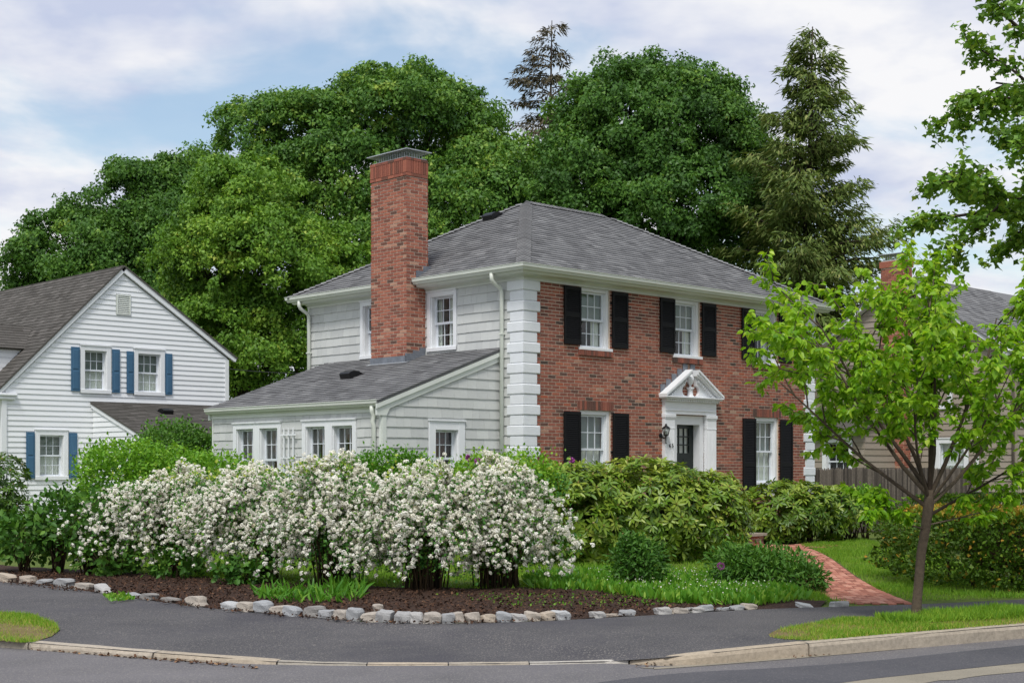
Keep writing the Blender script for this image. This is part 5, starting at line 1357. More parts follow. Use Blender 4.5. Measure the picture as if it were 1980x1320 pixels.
def conifer(name, bx_px, Z, top_px, zlow, prof, mat, nb, spray, label, droop=0.2, per=26, trunk_r=0.22, tint0=0.5, lean=0.0, irregular=0.35):
    """prof(t) -> branch length in metres, t 0 at top 1 at bottom"""
    k = Z / FPX; bx = (bx_px - 990) * k; H = EYE + (HOR - top_px) * k
    root = empty(name, (bx, Z, 0), 0, label=label, category='tree')
    g = G(); g.tube([(0, 0, 0), (lean * 0.5, 0, H * 0.5), (lean, 0, H)], [trunk_r, trunk_r * 0.6, 0.02], 8)
    P, Y, Nn = [], [], []
    for b in range(nb):
        t = ((b + random.random()) / nb) ** 0.8; z = H - (H - zlow) * t; dr = droop + random.uniform(-0.10, 0.10)
        L = prof(t) * random.uniform(1 - irregular, 1 + irregular * 0.6); az = random.uniform(0, 2 * math.pi)
        if L < 0.05: L = 0.05
        o = Vector((lean * z / H, 0, z)); dv = Vector((math.cos(az), math.sin(az), 0))
        pts = [o + dv * L * s + Vector((0, 0, L * (0.30 * s - dr * 2.4 * s * s))) for s in (0, .25, .5, .75, 1)]
        g.tube(pts, [max(0.012, 0.02 * L), 0.015 * L + 0.008, 0.012 * L + 0.006, 0.01, 0.006], 4, t=random.random())
        n = max(6, int(per * L)); s = RNG.random(n) ** 0.7 * 0.95 + 0.05
        side = np.where(RNG.random(n) < 0.5, -1.0, 1.0); wid = 0.34 * L * (1 - s * 0.75) * RNG.random(n) + 0.04
        perp = np.array([-dv.y, dv.x, 0.0])
        base = np.array([[o.x + dv.x * L * q, o.y + dv.y * L * q, o.z + L * (0.30 * q - dr * 2.4 * q * q)] for q in s])
        p = base + perp * (side * wid)[:, None] - UPV * (wid * 0.25)[:, None] + RNG.normal(0, 0.03, (n, 3)) + RNG.normal(0, 0.07, (n, 3)) * np.array([1, 1, 1.3])
        y = norm(np.array([dv.x, dv.y, 0]) * 0.8 + perp * side[:, None] * 0.6 + RNG.normal(0, 0.35, (n, 3)) - UPV * RNG.uniform(0.1, 0.9, (n, 1)))
        P.append(p); Y.append(y); Nn.append(norm(UPV + RNG.normal(0, 0.5, (n, 3))))
    g.build('trunk', M['bark'], root)
    P, Y, Nn = np.vstack(P), np.vstack(Y), np.vstack(Nn); N = len(P)
    leaf_object('crown', 'needle', mat, P, Y, Nn, spray * RNG.uniform(0.6, 1.4, N), RNG.normal(tint0, 0.2, N), root)
conifer('hemlock_tree', 1552, 50, 52, 5.0, lambda t: 0.14 + 3.5 * t ** 0.75 if t < 0.85 else 3.2, L_HEML, 250, 0.27, 'tall olive green hemlock with ragged branches right of the round maple', 0.02, 95, 0.2, 0.5, 0.35, 0.5)
conifer('spruce_tree', 1052, 72, 40, 13.0, lambda t: 0.35 + 3.6 * t ** 0.7, L_SPRUCE, 90, 0.3, 'sparse brownish spruce top poking up between the two largest maples', 0.15, 64, 0.24, 0.45, 0.4, 0.4)

# ------------------------------------------------------------------ shrubs
def spirea(cx, cy, H, W, D, nc, label, seed, lush=1.0):
    root = empty('spirea_shrub', (cx, cy, 0), 0, label=label, category='shrub', group='white flowering spirea shrubs in a row along the bed')
    rs = np.random.default_rng(seed); g = G()
    FP, FN, LP = [], [], []
    for i in range(nc):
        az = rs.uniform(0, 2 * math.pi); ex = rs.random() ** 0.6
        top = H * rs.uniform(0.62, 1.04) * (1.04 - 0.25 * ex); rx = ex * W * math.cos(az); ry = ex * D * math.sin(az)
        end = top * rs.uniform(0.10, 0.7) if ex > 0.45 else top * rs.uniform(0.8, 1.0)
        b0 = np.array([rs.normal(0, 0.13), rs.normal(0, 0.12), 0.0])
        ts = np.linspace(0, 1, 13)
        hx = ts ** 1.35
        zz_ = np.where(ts < 0.6, top * np.sin(ts / 0.6 * math.pi / 2) ** 0.9, top - (top - end) * ((ts - 0.6) / 0.4) ** 1.7)
        pts = np.stack([b0[0] + rx * hx, b0[1] + ry * hx, zz_], 1) + rs.normal(0, 0.012, (13, 3)); pts[0, 2] = 0
        if i % 2 == 0: g.tube([tuple(p) for p in pts[::2]], [0.011, 0.009, 0.008, 0.006, 0.005, 0.004, 0.003], 4, t=rs.random())
        n = int(34 * lush); s = rs.uniform(0.32, 1.0, n) * 12; j = np.minimum(s.astype(int), 11); fr = (s - j)[:, None]
        p = pts[j] * (1 - fr) + pts[j + 1] * fr + rs.normal(0, 0.05, (n, 3)) + UPV * 0.02
        flow = rs.random() < 0.93
        if flow: FP.append(p); FN.append(norm(p * np.array([0.7, 0.7, 0]) + UPV * 0.8 + rs.normal(0, 0.4, (n, 3))))
        m = int(90 * lush); s = rs.uniform(0.08, 1.0, m) * 12; j = np.minimum(s.astype(int), 11); fr = (s - j)[:, None]
        LP.append(pts[j] * (1 - fr) + pts[j + 1] * fr + rs.normal(0, 0.05, (m, 3)))
    # bare green shoots standing above the flowers
    for i in range(int(nc * 0.22)):
        x, y = rs.uniform(-0.8, 0.8) * W, rs.uniform(-0.8, 0.8) * D; zt = H * rs.uniform(0.86, 1.10); zb = H * 0.7
        m = 14; q = rs.random(m)[:, None]; LP.append(np.array([[x, y, zb]]) + q * np.array([[rs.normal(0, .06), rs.normal(0, .06), zt - zb]]) + rs.normal(0, 0.018, (m, 3)))
    g.build('cane', M['stem'], root)
    FP, FN, LP = np.vstack(FP), np.vstack(FN), np.vstack(LP)
    FP = FP[FP[:, 2] > 0.12]; FN = FN[:len(FP)]; LP = LP[LP[:, 2] > 0.08]
    n = len(LP); nr = norm(rs.normal(size=(n, 3)) + UPV * 0.7)
    leaf_object('foliage', 'diamond', L_SPIR, LP, norm(rs.normal(size=(n, 3)) + UPV * 0.3), nr, rs.uniform(0.035, 0.065, n), rs.normal(0.45, 0.2, n) + 0.35 * (LP[:, 2] > H * 0.9), root)
    # every flower head: a little dome of petals
    K = 9; n = len(FP); r = rs.uniform(0.019, 0.033, n); ga = math.pi * (3 - math.sqrt(5))
    u = 1 - (np.arange(K) + 0.5) / K * 1.25; th = np.arange(K) * ga; dome = np.stack([np.sqrt(np.maximum(0, 1 - u * u)) * np.cos(th), np.sqrt(np.maximum(0, 1 - u * u)) * np.sin(th), u], 1)
    x, y, z = basis(np.cross(FN, rs.normal(size=(n, 3))), FN)
    D3 = dome[None, :, 0:1] * x[:, None] + dome[None, :, 1:2] * y[:, None] + dome[None, :, 2:3] * z[:, None]
    pos = (FP[:, None] + r[:, None, None] * D3).reshape(-1, 3); nn = D3.reshape(-1, 3)
    nn = norm(nn + rs.normal(0, 0.25, nn.shape)); yd = np.cross(nn, rs.normal(size=nn.shape)); sz = np.repeat(r, K) * 1.25
    pos = pos - norm(yd) * (sz * 0.5)[:, None]
    tn = np.repeat(np.clip(rs.normal(0.7, 0.22, n), 0, 1), K) + rs.normal(0, 0.08, n * K)
    leaf_object('blossom', 'chip', PETAL, pos, yd, nn, sz, tn, root, kind='stuff')
SPL = [(-5.3, 22.5, 1.66, 1.75, 1.0, 240, 'leftmost white flowering spirea shrub, beside the leafy green hydrangea'), (-3.8, 21.3, 1.72, 1.4, 0.9, 190, 'second white flowering spirea shrub from the left'), (-2.5, 20.4, 1.8, 1.45, 0.9, 195, 'white flowering spirea shrub at the middle of the row, third from the left'), (-1.2, 19.7, 1.72, 1.3, 0.85, 190, 'white flowering spirea shrub second from the right end, above bare mulch'), (-0.2, 19.9, 1.8, 1.2, 0.85, 190, 'rightmost white flowering spirea shrub, next to the big rhododendron')]
for k, q in enumerate(SPL): spirea(*q, seed=40 + k)

def whorls(C, R, n, per, leaf, rs, zmin=0.05, e=1.0, shell=(0.86, 1.02)):
    d = rs.normal(size=(n * 3, 3)); d /= np.linalg.norm(d, axis=1, keepdims=True)
    d = d[(d[:, 2] > -0.92)][:n]; d = np.sign(d) * np.abs(d) ** e
    n = len(d); P = C + R * d * rs.uniform(*shell, (n, 1)); ok = P[:, 2] > zmin; P, d = P[ok], d[ok]; n = len(P)
    N = norm(norm(d / R) * 0.8 + UPV * 0.45 + rs.normal(0, 0.22, (n, 3)))
    x = norm(np.cross(N, rs.normal(size=(n, 3)))); y = np.cross(N, x)
    a = (np.arange(per)[None] / per * 2 * math.pi + rs.uniform(0, 6.28, (n, 1)) + rs.normal(0, 0.15, (n, per)))
    el = rs.normal(0.12, 0.25, (n, per))
    rad = np.cos(a)[..., None] * x[:, None] + np.sin(a)[..., None] * y[:, None]
    Y = rad * np.cos(el)[..., None] + N[:, None] * np.sin(el)[..., None]; NN = N[:, None] * np.cos(el)[..., None] - rad * np.sin(el)[..., None]
    pos = np.repeat(P[:, None], per, 1) + Y * 0.012
    return P, N, pos.reshape(-1, 3), Y.reshape(-1, 3), NN.reshape(-1, 3), n

def rhododendron(name, lobes, n, leaf, label, seed, singles=0, buds=0.35, tint0=0.5, mat=None, cat='shrub', topyellow=0.12):
    rs = np.random.default_rng(seed); C0 = np.mean([l[0] for l in lobes], axis=0); base = np.array([C0[0], C0[1], 0.0])
    root = empty(name, base, 0, label=label, category=cat)
    g = G(); A = []; BP, BN = [], []
    for c, r in lobes:
        c, r = np.array(c, float), np.array(r, float); w = int(n * (r[0] * r[2]) / sum(l[1][0] * l[1][2] for l in lobes))
        for sh, frac in (((0.88, 1.03), 0.72), ((0.6, 0.86), 0.28)):
            P, N, p, y, nn, k = whorls(c, r, int(w * frac), 9, leaf, rs, shell=sh, e=0.85)
            wt = np.repeat(rs.normal(tint0, 0.13, k), 9) + rs.normal(0, 0.07, k * 9) + topyellow * np.repeat(np.clip((P[:, 2] - c[2]) / r[2], 0, 1), 9)
            A.append((p, y, nn, leaf * rs.uniform(0.75, 1.2, k * 9), wt))
            if sh[0] > 0.8: m = rs.random(k) < buds; BP.append(P[m]); BN.append(N[m])
        for i in range(14):
            q = c + r * unit(1)[0] * 0.7; limb(g, (c[0] + random.uniform(-.15, .15) - base[0], c[1] + random.uniform(-.15, .15) - base[1], 0), Vector(q - base), 0.022, 0.008, 0.2, 4, 5)
    g.build('stem', M['stem'], root)
    p, y, nn, s, t = [np.concatenate([a[i] for a in A]) for i in range(5)]; t = np.clip(t, 0, 1)
    m_ = mat or L_RHODO
    if singles:
        mk = single_leaves(singles, 'long', m_, p, y, nn, s, t, root, base); p, y, nn, s, t = p[mk], y[mk], nn[mk], s[mk], t[mk]
    leaf_object('foliage', 'long', m_, p, y, nn, s, t, root, off=base, kind='stuff' if singles else None)
    if buds:
        bp, bn = np.vstack(BP), np.vstack(BN); n_ = len(bp); P2, Y2, N2 = [], [], []
        for a in range(3):
            P2.append(bp); Y2.append(bn); N2.append(np.cross(bn, norm(np.array([[math.cos(a * 2.1), math.sin(a * 2.1), 0.3]]))))
        leaf_object('flower_bud', 'oval', BUD, np.vstack(P2), np.vstack(Y2), np.vstack(N2), np.full(n_ * 3, 0.06), rs.random(n_ * 3), root, off=base, kind='stuff')
    return root
rhododendron('rhododendron', [((1.25, 25.6, 0.86), (0.95, 1.1, 0.92)), ((2.4, 26.0, 0.9), (1.2, 1.15, 0.95)), ((3.55, 26.3, 0.76), (0.85, 1.0, 0.88))], 2700, 0.155, 'big rounded rhododendron with yellow-green leaves in front of the door', 3, 300, 0.4, 0.5)
rhododendron('rhododendron', [((6.05, 32.2, 0.68), (0.85, 0.8, 0.70)), ((6.75, 32.4, 0.8), (0.6, 0.7, 0.55))], 620, 0.165, 'mid-sized rhododendron under the right ground floor window', 4, 200, 0.3, 0.42)
rhododendron('rhododendron', [((7.55, 33.0, 0.78), (0.55, 0.55, 0.52)), ((7.35, 32.8, 0.4), (0.35, 0.4, 0.38))], 260, 0.15, 'small rhododendron at the house corner near the fence', 5, 0, 0.3, 0.45)
rhododendron('rhododendron', [((-10.75, 30.0, 1.2), (0.5, 0.6, 0.8)), ((-10.9, 29.8, 0.6), (0.7, 0.6, 0.6))], 380, 0.13, 'dark leggy rhododendron at the left edge before the white house', 6, 0, 0.2, 0.12, topyellow=0.05)

def bush(name, lobes, n, leaf, mat, label, seed, tpl='diamond', tint0=0.5, spread=0.16, stems=10, cat='shrub', e=0.9, shells=((0.8, 1.04, 0.75), (0.4, 0.8, 0.25)), up=0.5, clump=0.10):
    rs = np.random.default_rng(seed); C0 = np.mean([l[0] for l in lobes], axis=0); base = np.array([C0[0], C0[1], 0.0])
    root = empty(name, base, 0, label=label, category=cat)
    g = G(); P, Y, N, T_ = [], [], [], []
    tot = sum(l[1][0] * l[1][2] for l in lobes)
    for c, r in lobes:
        c, r = np.array(c, float), np.array(r, float); w = int(n * r[0] * r[2] / tot)
        for a, b, fr in shells:
            k = int(w * fr); sprigs = max(4, k // 9)
            d = rs.normal(size=(sprigs, 3)); d /= np.linalg.norm(d, axis=1, keepdims=True); d = np.sign(d) * np.abs(d) ** e
            sp = c + r * d * rs.uniform(a, b, (sprigs, 1)); st = rs.normal(tint0, spread * 0.7, sprigs)
            i = rs.integers(0, sprigs, k); p = sp[i] + rs.normal(0, clump, (k, 3)) * np.minimum(1.0, r / 0.5)
            P.append(p); o = norm(d[i] / r); N.append(norm(o * 0.5 + UPV * up + rs.normal(0, 0.45, (k, 3)))); Y.append(norm(o * 0.6 + rs.normal(0, 0.6, (k, 3)) + UPV * 0.1)); T_.append(st[i] + rs.normal(0, spread * 0.6, k))
        for i in range(stems):
            q = c + r * unit(1)[0] * 0.75; q[2] = max(q[2], 0.2)
            limb(g, (c[0] - base[0] + random.uniform(-.08, .08), c[1] - base[1] + random.uniform(-.08, .08), 0), Vector(q - base), 0.016, 0.005, 0.15, 4, 5)
    g.build('stem', M['stem'], root)
    P, Y, N, T_ = np.vstack(P), np.vstack(Y), np.vstack(N), np.concatenate(T_); ok = P[:, 2] > 0.04
    P, Y, N, T_ = P[ok], Y[ok], N[ok], T_[ok]
    leaf_object('foliage', tpl, mat, P, Y, N, leaf * rs.uniform(0.7, 1.3, len(P)), T_, root, off=base)
    return root
bush('azalea', [((8.05, 33.4, 0.82), (0.48, 0.4, 0.32)), ((8.35, 33.5, 1.02), (0.34, 0.35, 0.22)), ((7.9, 33.4, 1.0), (0.3, 0.3, 0.2))], 4200, 0.07, L_LIME, 'open azalea on bare stems against the fence', 7, tint0=0.4, stems=8)
bush('hydrangea', [((-7.35, 22.9, 0.85), (0.42, 0.45, 0.42)), ((-6.75, 22.6, 0.8), (0.38, 0.45, 0.5)), ((-7.95, 23.1, 0.55), (0.5, 0.5, 0.36)), ((-6.3, 22.3, 0.3), (0.42, 0.35, 0.28))], 2900, 0.12, L_DARK, 'leafy dark green hydrangea with bare brown twigs left of the spirea', 8, tpl='oval', tint0=0.55, stems=26, spread=0.22)
bush('privet_shrub', [((-7.75, 28.2, 1.45), (0.85, 0.9, 0.72)), ((-6.9, 28.4, 1.45), (0.8, 0.8, 0.6)), ((-6.0, 28.6, 1.35), (0.7, 0.8, 0.6))], 22000, 0.075, L_LIME, 'broad lime green shrub in front of the white house window', 9, tint0=0.55, e=0.8)
bush('privet_shrub', [((-8.1, 34.0, 2.0), (0.85, 0.9, 0.72)), ((-7.3, 34.2, 1.6), (0.7, 0.8, 0.8))], 13000, 0.085, L_DARK, 'darker round-topped green shrub below the lean-to roof', 10, tint0=0.65, e=0.8)
bush('boxwood_shrub', [((-2.25, 24.6, 1.45), (0.55, 0.5, 0.48)), ((-1.75, 24.7, 1.6), (0.32, 0.35, 0.36)), ((-2.65, 24.6, 1.4), (0.35, 0.35, 0.4))], 9500, 0.062, L_LIME, 'upright dense green shrub before the sunroom corner', 11, tint0=0.22, up=0.9)
bush('azalea', [((-0.55, 24.6, 1.4), (0.5, 0.5, 0.46)), ((0.2, 24.7, 1.44), (0.55, 0.5, 0.46))], 8000, 0.075, L_LIME, 'yellow-green azalea behind the rightmost spirea below the white corner blocks', 12, tint0=0.68, up=0.8)
bush('peony', [((1.78, 19.9, 0.34), (0.34, 0.3, 0.32)), ((1.70, 19.9, 0.55), (0.18, 0.18, 0.22))], 2600, 0.085, L_DARK, 'dark green peony clump at the edge of the lily bed', 13, tpl='long', tint0=0.5, stems=14)
bush('peony', [((3.65, 19.9, 0.27), (0.5, 0.45, 0.27)), ((3.2, 20.0, 0.33), (0.36, 0.4, 0.26)), ((3.98, 19.4, 0.18), (0.28, 0.3, 0.18))], 6000, 0.085, L_DARK, 'low green perennial clump beside the brick path', 14, tpl='long', tint0=0.62, stems=12)
bush('hosta', [((-3.95, 20.6, 0.18), (0.38, 0.25, 0.16))], 420, 0.11, L_DARK, 'broad leaved green plant at the foot of the second spirea', 15, tpl='oval', tint0=0.45, stems=5)
bush('hosta', [((-5.2, 21.7, 0.2), (0.4, 0.3, 0.18))], 300, 0.11, L_DARK, 'low leafy plant under the leftmost spirea', 16, tpl='oval', tint0=0.45, stems=5)

def hedge(name, C, R, n, label, seed, gold=0.0, mat=None, leaf=0.058, e=0.5):
    rs = np.random.default_rng(seed); C, R = np.array(C, float), np.array(R, float); base = np.array([C[0], C[1], 0.0])
    root = empty(name, base, 0, label=label, category='hedge')
    d = rs.normal(size=(int(n * 1.7), 3)); d /= np.linalg.norm(d, axis=1, keepdims=True); d = d[d[:, 1] < 0.55][:n]; n = len(d)
    ar = np.array([R[1] * R[2], R[0] * R[2], R[0] * R[1]]); ax = rs.choice(3, n, p=ar / ar.sum()); s = rs.uniform(-1, 1, (n, 3)); s[np.arange(n), ax] = np.where(rs.random(n) < 0.5, -1, 1)
    s[:, 1] = np.where((ax == 1) & (rs.random(n) < 0.8), -1, s[:, 1]); s[:, 2] = np.where(ax == 2, 1, s[:, 2])
    pw = 1.0 / e * 2.2; s = s / (np.sum(np.abs(s) ** pw, axis=1, keepdims=True) ** (1 / pw))
    lump = 1 + 0.035 * np.sin(s[:, :1] * 9 + 1) * np.cos(s[:, 2:3] * 7) + 0.03 * np.sin(s[:, 1:2] * 11 + s[:, :1] * 5)
    k = (rs.random((n, 1)) < 0.75); p = C + R * s * lump * np.where(k, rs.uniform(0.955, 1.015, (n, 1)), rs.uniform(0.7, 0.96, (n, 1))); p += rs.normal(0, 0.015, (n, 3))
    o = norm(np.sign(s) * np.abs(s) ** 6 + 1e-6); N = norm(o * 0.6 + rs.normal(0, 0.6, (n, 3)) + UPV * 0.3); Y = norm(o * 0.7 + rs.normal(0, 0.55, (n, 3)) + UPV * 0.35)
    t = rs.normal(0.30, 0.13, n) + gold * np.clip((o[:, 2] - 0.35) * 2, 0, 1) * rs.uniform(0.5, 1.2, n) + (rs.random(n) < 0.05) * 0.5
    ok = p[:, 2] > 0.06
    leaf_object('foliage', 'diamond', mat or L_YEW, p[ok], Y[ok], N[ok], leaf * rs.uniform(0.7, 1.4, n)[ok], t[ok], root, off=base)
    g = G()
    for i in range(18):
        x = random.uniform(-0.8, 0.8) * R[0]; y = random.uniform(-0.7, 0.5) * R[1]
        limb(g, (x, y, 0), (x + random.uniform(-.3, .3), y + random.uniform(-.3, .3), C[2] + R[2] * 0.4), 0.03, 0.01, 0.1, 3, 5)
    g.lathe((0, 0), [(0.01, 0.15), (0.5, 0.2), (0.6, C[2]), (0.01, C[2] + R[2] * 0.6)], 10)
    for i in range(len(g.v) - 40, len(g.v)): g.v[i] = (g.v[i][0] * R[0] * 1.25, g.v[i][1] * R[1] * 1.25, g.v[i][2])
    g.build('branch', M['stem'], root)
hedge('yew_hedge', (8.85, 20.75, 0.55), (3.15, 1.75, 0.52), 76000, 'large clipped yew hedge with golden new growth behind the street tree', 20, 0.50, e=0.30)
hedge('yew_hedge', (10.6, 30.2, 0.56), (2.4, 0.7, 0.54), 9000, 'low dark hedge in front of the beige house', 21, 0.05)

# ------------------------------------------------------------------ street tree on the verge
TBX, TBY = gnd(1770, 1195)
st = empty('street_tree', (TBX, TBY, 0), 0, label='young street tree with bright green leaves on the grass verge', category='tree')
rs = np.random.default_rng(77); rr = random.Random(77)
g = G()
trunk = [(0, 0, -0.02), (0.01, 0, 0.06), (0.03, 0, 0.35), (0.07, 0, 0.75), (0.12, 0, 1.05), (0.15, 0, 1.30), (0.16, 0, 1.45)]
g.tube(trunk, [0.072, 0.058, 0.053, 0.052, 0.054, 0.06, 0.045], 12)
for i, v in enumerate(g.v): k_ = 1 + 0.10 * math.sin(i * 12.9898) * math.cos(i * 4.1); c_ = 0.12 * max(0, min(1, v[2] / 1.05)); g.v[i] = (c_ + (v[0] - c_) * k_, v[1] * k_, v[2])
LPs, LYs = [], []
def grow(p, d, L, r, lv):
    n = 5 if lv < 2 else 3; pts = [Vector(p)]; dd = Vector(d).normalized()
    for i in range(n):
        dd = (dd + Vector((rr.uniform(-.12, .12), rr.uniform(-.12, .12), rr.uniform(-.02, .10) if lv < 2 else rr.uniform(-.12, .06)))).normalized(); pts.append(pts[-1] + dd * L / n)
    g.tube(pts, [r * (1 - 0.72 * i / n) for i in range(n + 1)], (8, 5, 4, 3)[lv], t=rr.random(), cap=False)
    if lv >= 1:
        k = int(L * (22 if lv == 1 else 50))
        for i in range(k):
            s = rr.uniform(0.25 if lv == 1 else 0.1, 1.0) * n; j = min(int(s), n - 1); q = pts[j].lerp(pts[j + 1], s - j)
            hd = Vector((rr.uniform(-1, 1), rr.uniform(-1, 1), rr.uniform(-0.9, 0.15))).normalized(); LPs.append(q + hd * 0.02); LYs.append((hd + dd * 0.35 + Vector((0, 0, -0.3))).normalized())
    if lv < 3:
        m = {0: rr.randint(6, 8), 1: rr.randint(5, 6), 2: 3}[lv]
        for i in range(m):
            s = (0.28 + 0.72 * (i + rr.random() * 0.6) / m) * n; j = min(int(s), n - 1); q = pts[j].lerp(pts[j + 1], min(1, s - j)); loc = (pts[j + 1] - pts[j]).normalized()
            ax = Vector((rr.uniform(-1, 1), rr.uniform(-1, 1), rr.uniform(-0.5, 0.6))).normalized(); nd = (loc * (0.8 if lv == 0 else 0.6) + ax * 0.62).normalized()
            grow(q, nd, L * rr.uniform(0.30, 0.46) * (1.0 if lv == 0 else 0.95), r * 0.42, lv + 1)
limbs = [(-1.0, -0.1, 0.95, 2.6, 1.38), (-0.55, 0.35, 1.25, 2.6, 1.40), (-0.9, 0.1, 0.62, 2.5, 1.25), (-0.15, -0.3, 1.3, 2.5, 1.42), (0.35, 0.25, 1.2, 2.7, 1.40), (0.95, -0.15, 0.95, 2.4, 1.25), (0.8, 0.4, 1.25, 2.7, 1.35), (0.1, 0.7, 1.0, 2.2, 1.42), (1.0, 0.1, 0.45, 1.9, 1.15), (-0.9, -0.35, 0.25, 1.0, 1.0), (0.55, -0.6, 0.9, 2.0, 1.3), (-0.45, -0.55, 0.95, 2.0, 1.35), (0.7, -0.2, 0.15, 1.0, 1.05), (-0.75, 0.1, 1.3, 2.7, 1.42)]
for dx, dy, dz, L, h in limbs:
    t = min(max((h - 1.05) / 0.4, 0), 1); grow((0.12 + 0.04 * t, 0, h), (dx, dy, dz), L * 0.87, 0.024 * (L / 2.3), 0)
g.build('trunk', M['young_bark'], st)
P = np.array([tuple(p) for p in LPs]) + np.array([TBX, TBY, 0]); Y = norm(np.array([tuple(p) for p in LYs])); n = len(P)
N = norm(UPV * 0.8 + rs.normal(0, 0.5, (n, 3))); S = rs.uniform(0.065, 0.115, n); T_ = np.clip(rs.normal(0.5, 0.2, n) + 0.12 * (P[:, 2] - 2.8) / 1.5, 0, 1)
mk = single_leaves(300, 'oval', L_STREET, P, Y, N, S, T_, st, (TBX, TBY, 0))
leaf_object('crown', 'oval', L_STREET, P[mk], Y[mk], N[mk], S[mk], T_[mk], st, off=(TBX, TBY, 0), kind='stuff')

# overhanging maple at the right edge, its trunk outside the frame
rt = empty('maple_tree', (11.9, 24.5, 0), 0, label='maple boughs hanging into the top right corner', category='tree')
g = G(); rr = random.Random(5); g.tube([(0, 0, 0), (0.1, 0, 3), (0, 0.1, 6), (0.1, 0, 10.5)], [0.32, 0.27, 0.2, 0.06], 10)
LPs, LYs = [], []
def bough(p, d, L, r, lv):
    n = 6; pts = [Vector(p)]; dd = Vector(d).normalized()
    for i in range(n):
        dd = (dd + Vector((rr.uniform(-.12, .12), rr.uniform(-.12, .12), rr.uniform(-.14, .10)))).normalized(); pts.append(pts[-1] + dd * L / n)
    g.tube(pts[::2] + [pts[-1]] if lv else pts, ([r * (1 - 0.8 * i / n) for i in range(0, n + 1, 2)] + [r * 0.2]) if lv else [r * (1 - 0.8 * i / n) for i in range(n + 1)], 5 - lv, t=rr.random(), cap=False)
    if lv >= 2:
        for i in range(int(L * 95)):
            s = rr.random() ** 0.8 * n; j = min(int(s), n - 1); q = pts[j].lerp(pts[j + 1], s - j)
            LPs.append(q + Vector((rr.gauss(0, .10), rr.gauss(0, .10), rr.gauss(0, .07)))); LYs.append((Vector((rr.uniform(-1, 1), rr.uniform(-1, 1), -0.5))).normalized())
    else:
        m = 7
        for i in range(m):
            s = (0.25 + 0.75 * (i + rr.random() * 0.7) / m) * n; j = min(int(s), n - 1); q = pts[j].lerp(pts[j + 1], min(1, s - j)); loc = (pts[j + 1] - pts[j]).normalized()
            ax = Vector((rr.uniform(-1, 1), rr.uniform(-1, 1), rr.uniform(-0.35, 0.45))).normalized(); bough(q, loc * 0.65 + ax * 0.6, L * rr.uniform(0.28, 0.42), r * 0.4, lv + 1)
for i in range(26):
    a = 2 * math.pi * i / 26 * 2.618
    if math.cos(a) > 0.5 and i % 2: continue
    z = 4.6 + 5.6 * (i / 26); L = 4.2 - 1.6 * abs(i / 26 - 0.25)
    bough((0, 0, z), (math.cos(a), math.sin(a), 0.25 + 0.3 * i / 26), L, 0.09, 0)
g.build('trunk', M['bark'], rt)
P = np.array([tuple(p) for p in LPs]); Y = norm(np.array([tuple(p) for p in LYs])); n = len(P); N = norm(UPV * 0.9 + rs.normal(0, 0.45, (n, 3)))
leaf_object('crown', 'star', L_MAPLE2, P, Y, N, rs.uniform(0.09, 0.16, n), rs.normal(0.5, 0.17, n), rt)

# ------------------------------------------------------------------ grass, lilies, bark chips
def in_poly(px, z, n, rs, dens=None):
    W = np.array([gnd(x, y, z) for x, y in px]); lo, hi = W.min(0), W.max(0); out = []
    need = n
    while need > 0:
        q = lo + (hi - lo) * rs.random((need * 3, 2)); x, y = q[:, 0], q[:, 1]; ins = np.zeros(len(q), bool)
        for i in range(len(W)):
            a, b = W[i], W[(i + 1) % len(W)]; c = ((a[1] > y) != (b[1] > y)); ins ^= c & (x < (b[0] - a[0]) * (y - a[1]) / (b[1] - a[1] + 1e-12) + a[0])
        q = q[ins][:need]; out.append(q); need -= len(q)
    return np.vstack(out)
rs = np.random.default_rng(5)
def grass(name, px, z, n, hmin, hmax, label, mat=None, dry=0.0, wid=0.16):
    q = in_poly(px, z, n, rs); n = len(q); pn = np.sin(q[:, 0] * 2.3 + np.cos(q[:, 1] * 1.9) * 2) * 0.5 + np.sin(q[:, 0] * 5.1 + q[:, 1] * 3.7) * 0.3
    keep = rs.random(n) < 0.62 + (0.38 if not dry else 0.75) * pn; q, pn = q[keep], pn[keep]; n = len(q)
    p = np.c_[q, pav_z(q[:, 0], q[:, 1]) + 0.008 if dry else np.full(n, z)]; Y = norm(np.c_[rs.normal(0, 0.4, (n, 2)), np.ones(n)]); N = norm(np.c_[rs.normal(0, 1, (n, 2)), rs.normal(0.2, 0.2, n)])
    s = rs.uniform(hmin, hmax, n) * (0.8 + 0.35 * pn); x, y, nn = basis(Y, N)
    tv = np.array([(-.5 * wid, 0, 0), (.5 * wid, 0, 0), (0, 1, .35)]); V = p[:, None] + s[:, None, None] * (tv[None, :, 0:1] * x[:, None] + tv[None, :, 1:2] * y[:, None] + tv[None, :, 2:3] * nn[:, None])
    t = rs.normal(0.42, 0.16, n) + dry * (rs.random(n) < 0.3) - 0.1 * pn
    F = np.arange(n * 3).reshape(-1, 3); return link(name, np_mesh(name, V.reshape(-1, 3), F, [mat or L_GRASS], np.clip(t, 0, 1)), label=label, category='grass', kind='stuff')
grass('lawn_grass', [(150, 1072), (600, 1062), (1000, 1060), (1150, 1085), (1420, 1085), (1450, 1110), (1300, 1140), (1000, 1141), (700, 1137), (400, 1121), (180, 1106)], 0.0, 70000, 0.05, 0.11, 'sunny green lawn seen beneath and between the spirea shrubs')
grass('lawn_grass', [(1700, 1142), (1664, 1118), (1636, 1098), (1614, 1082), (1584, 1066), (1545, 1053), (1660, 1043), (1800, 1060), (1900, 1110), (2100, 1150), (1980, 1155), (1760, 1162)], 0.0, 60000, 0.04, 0.09, 'short lawn between the brick path and the yew hedge')
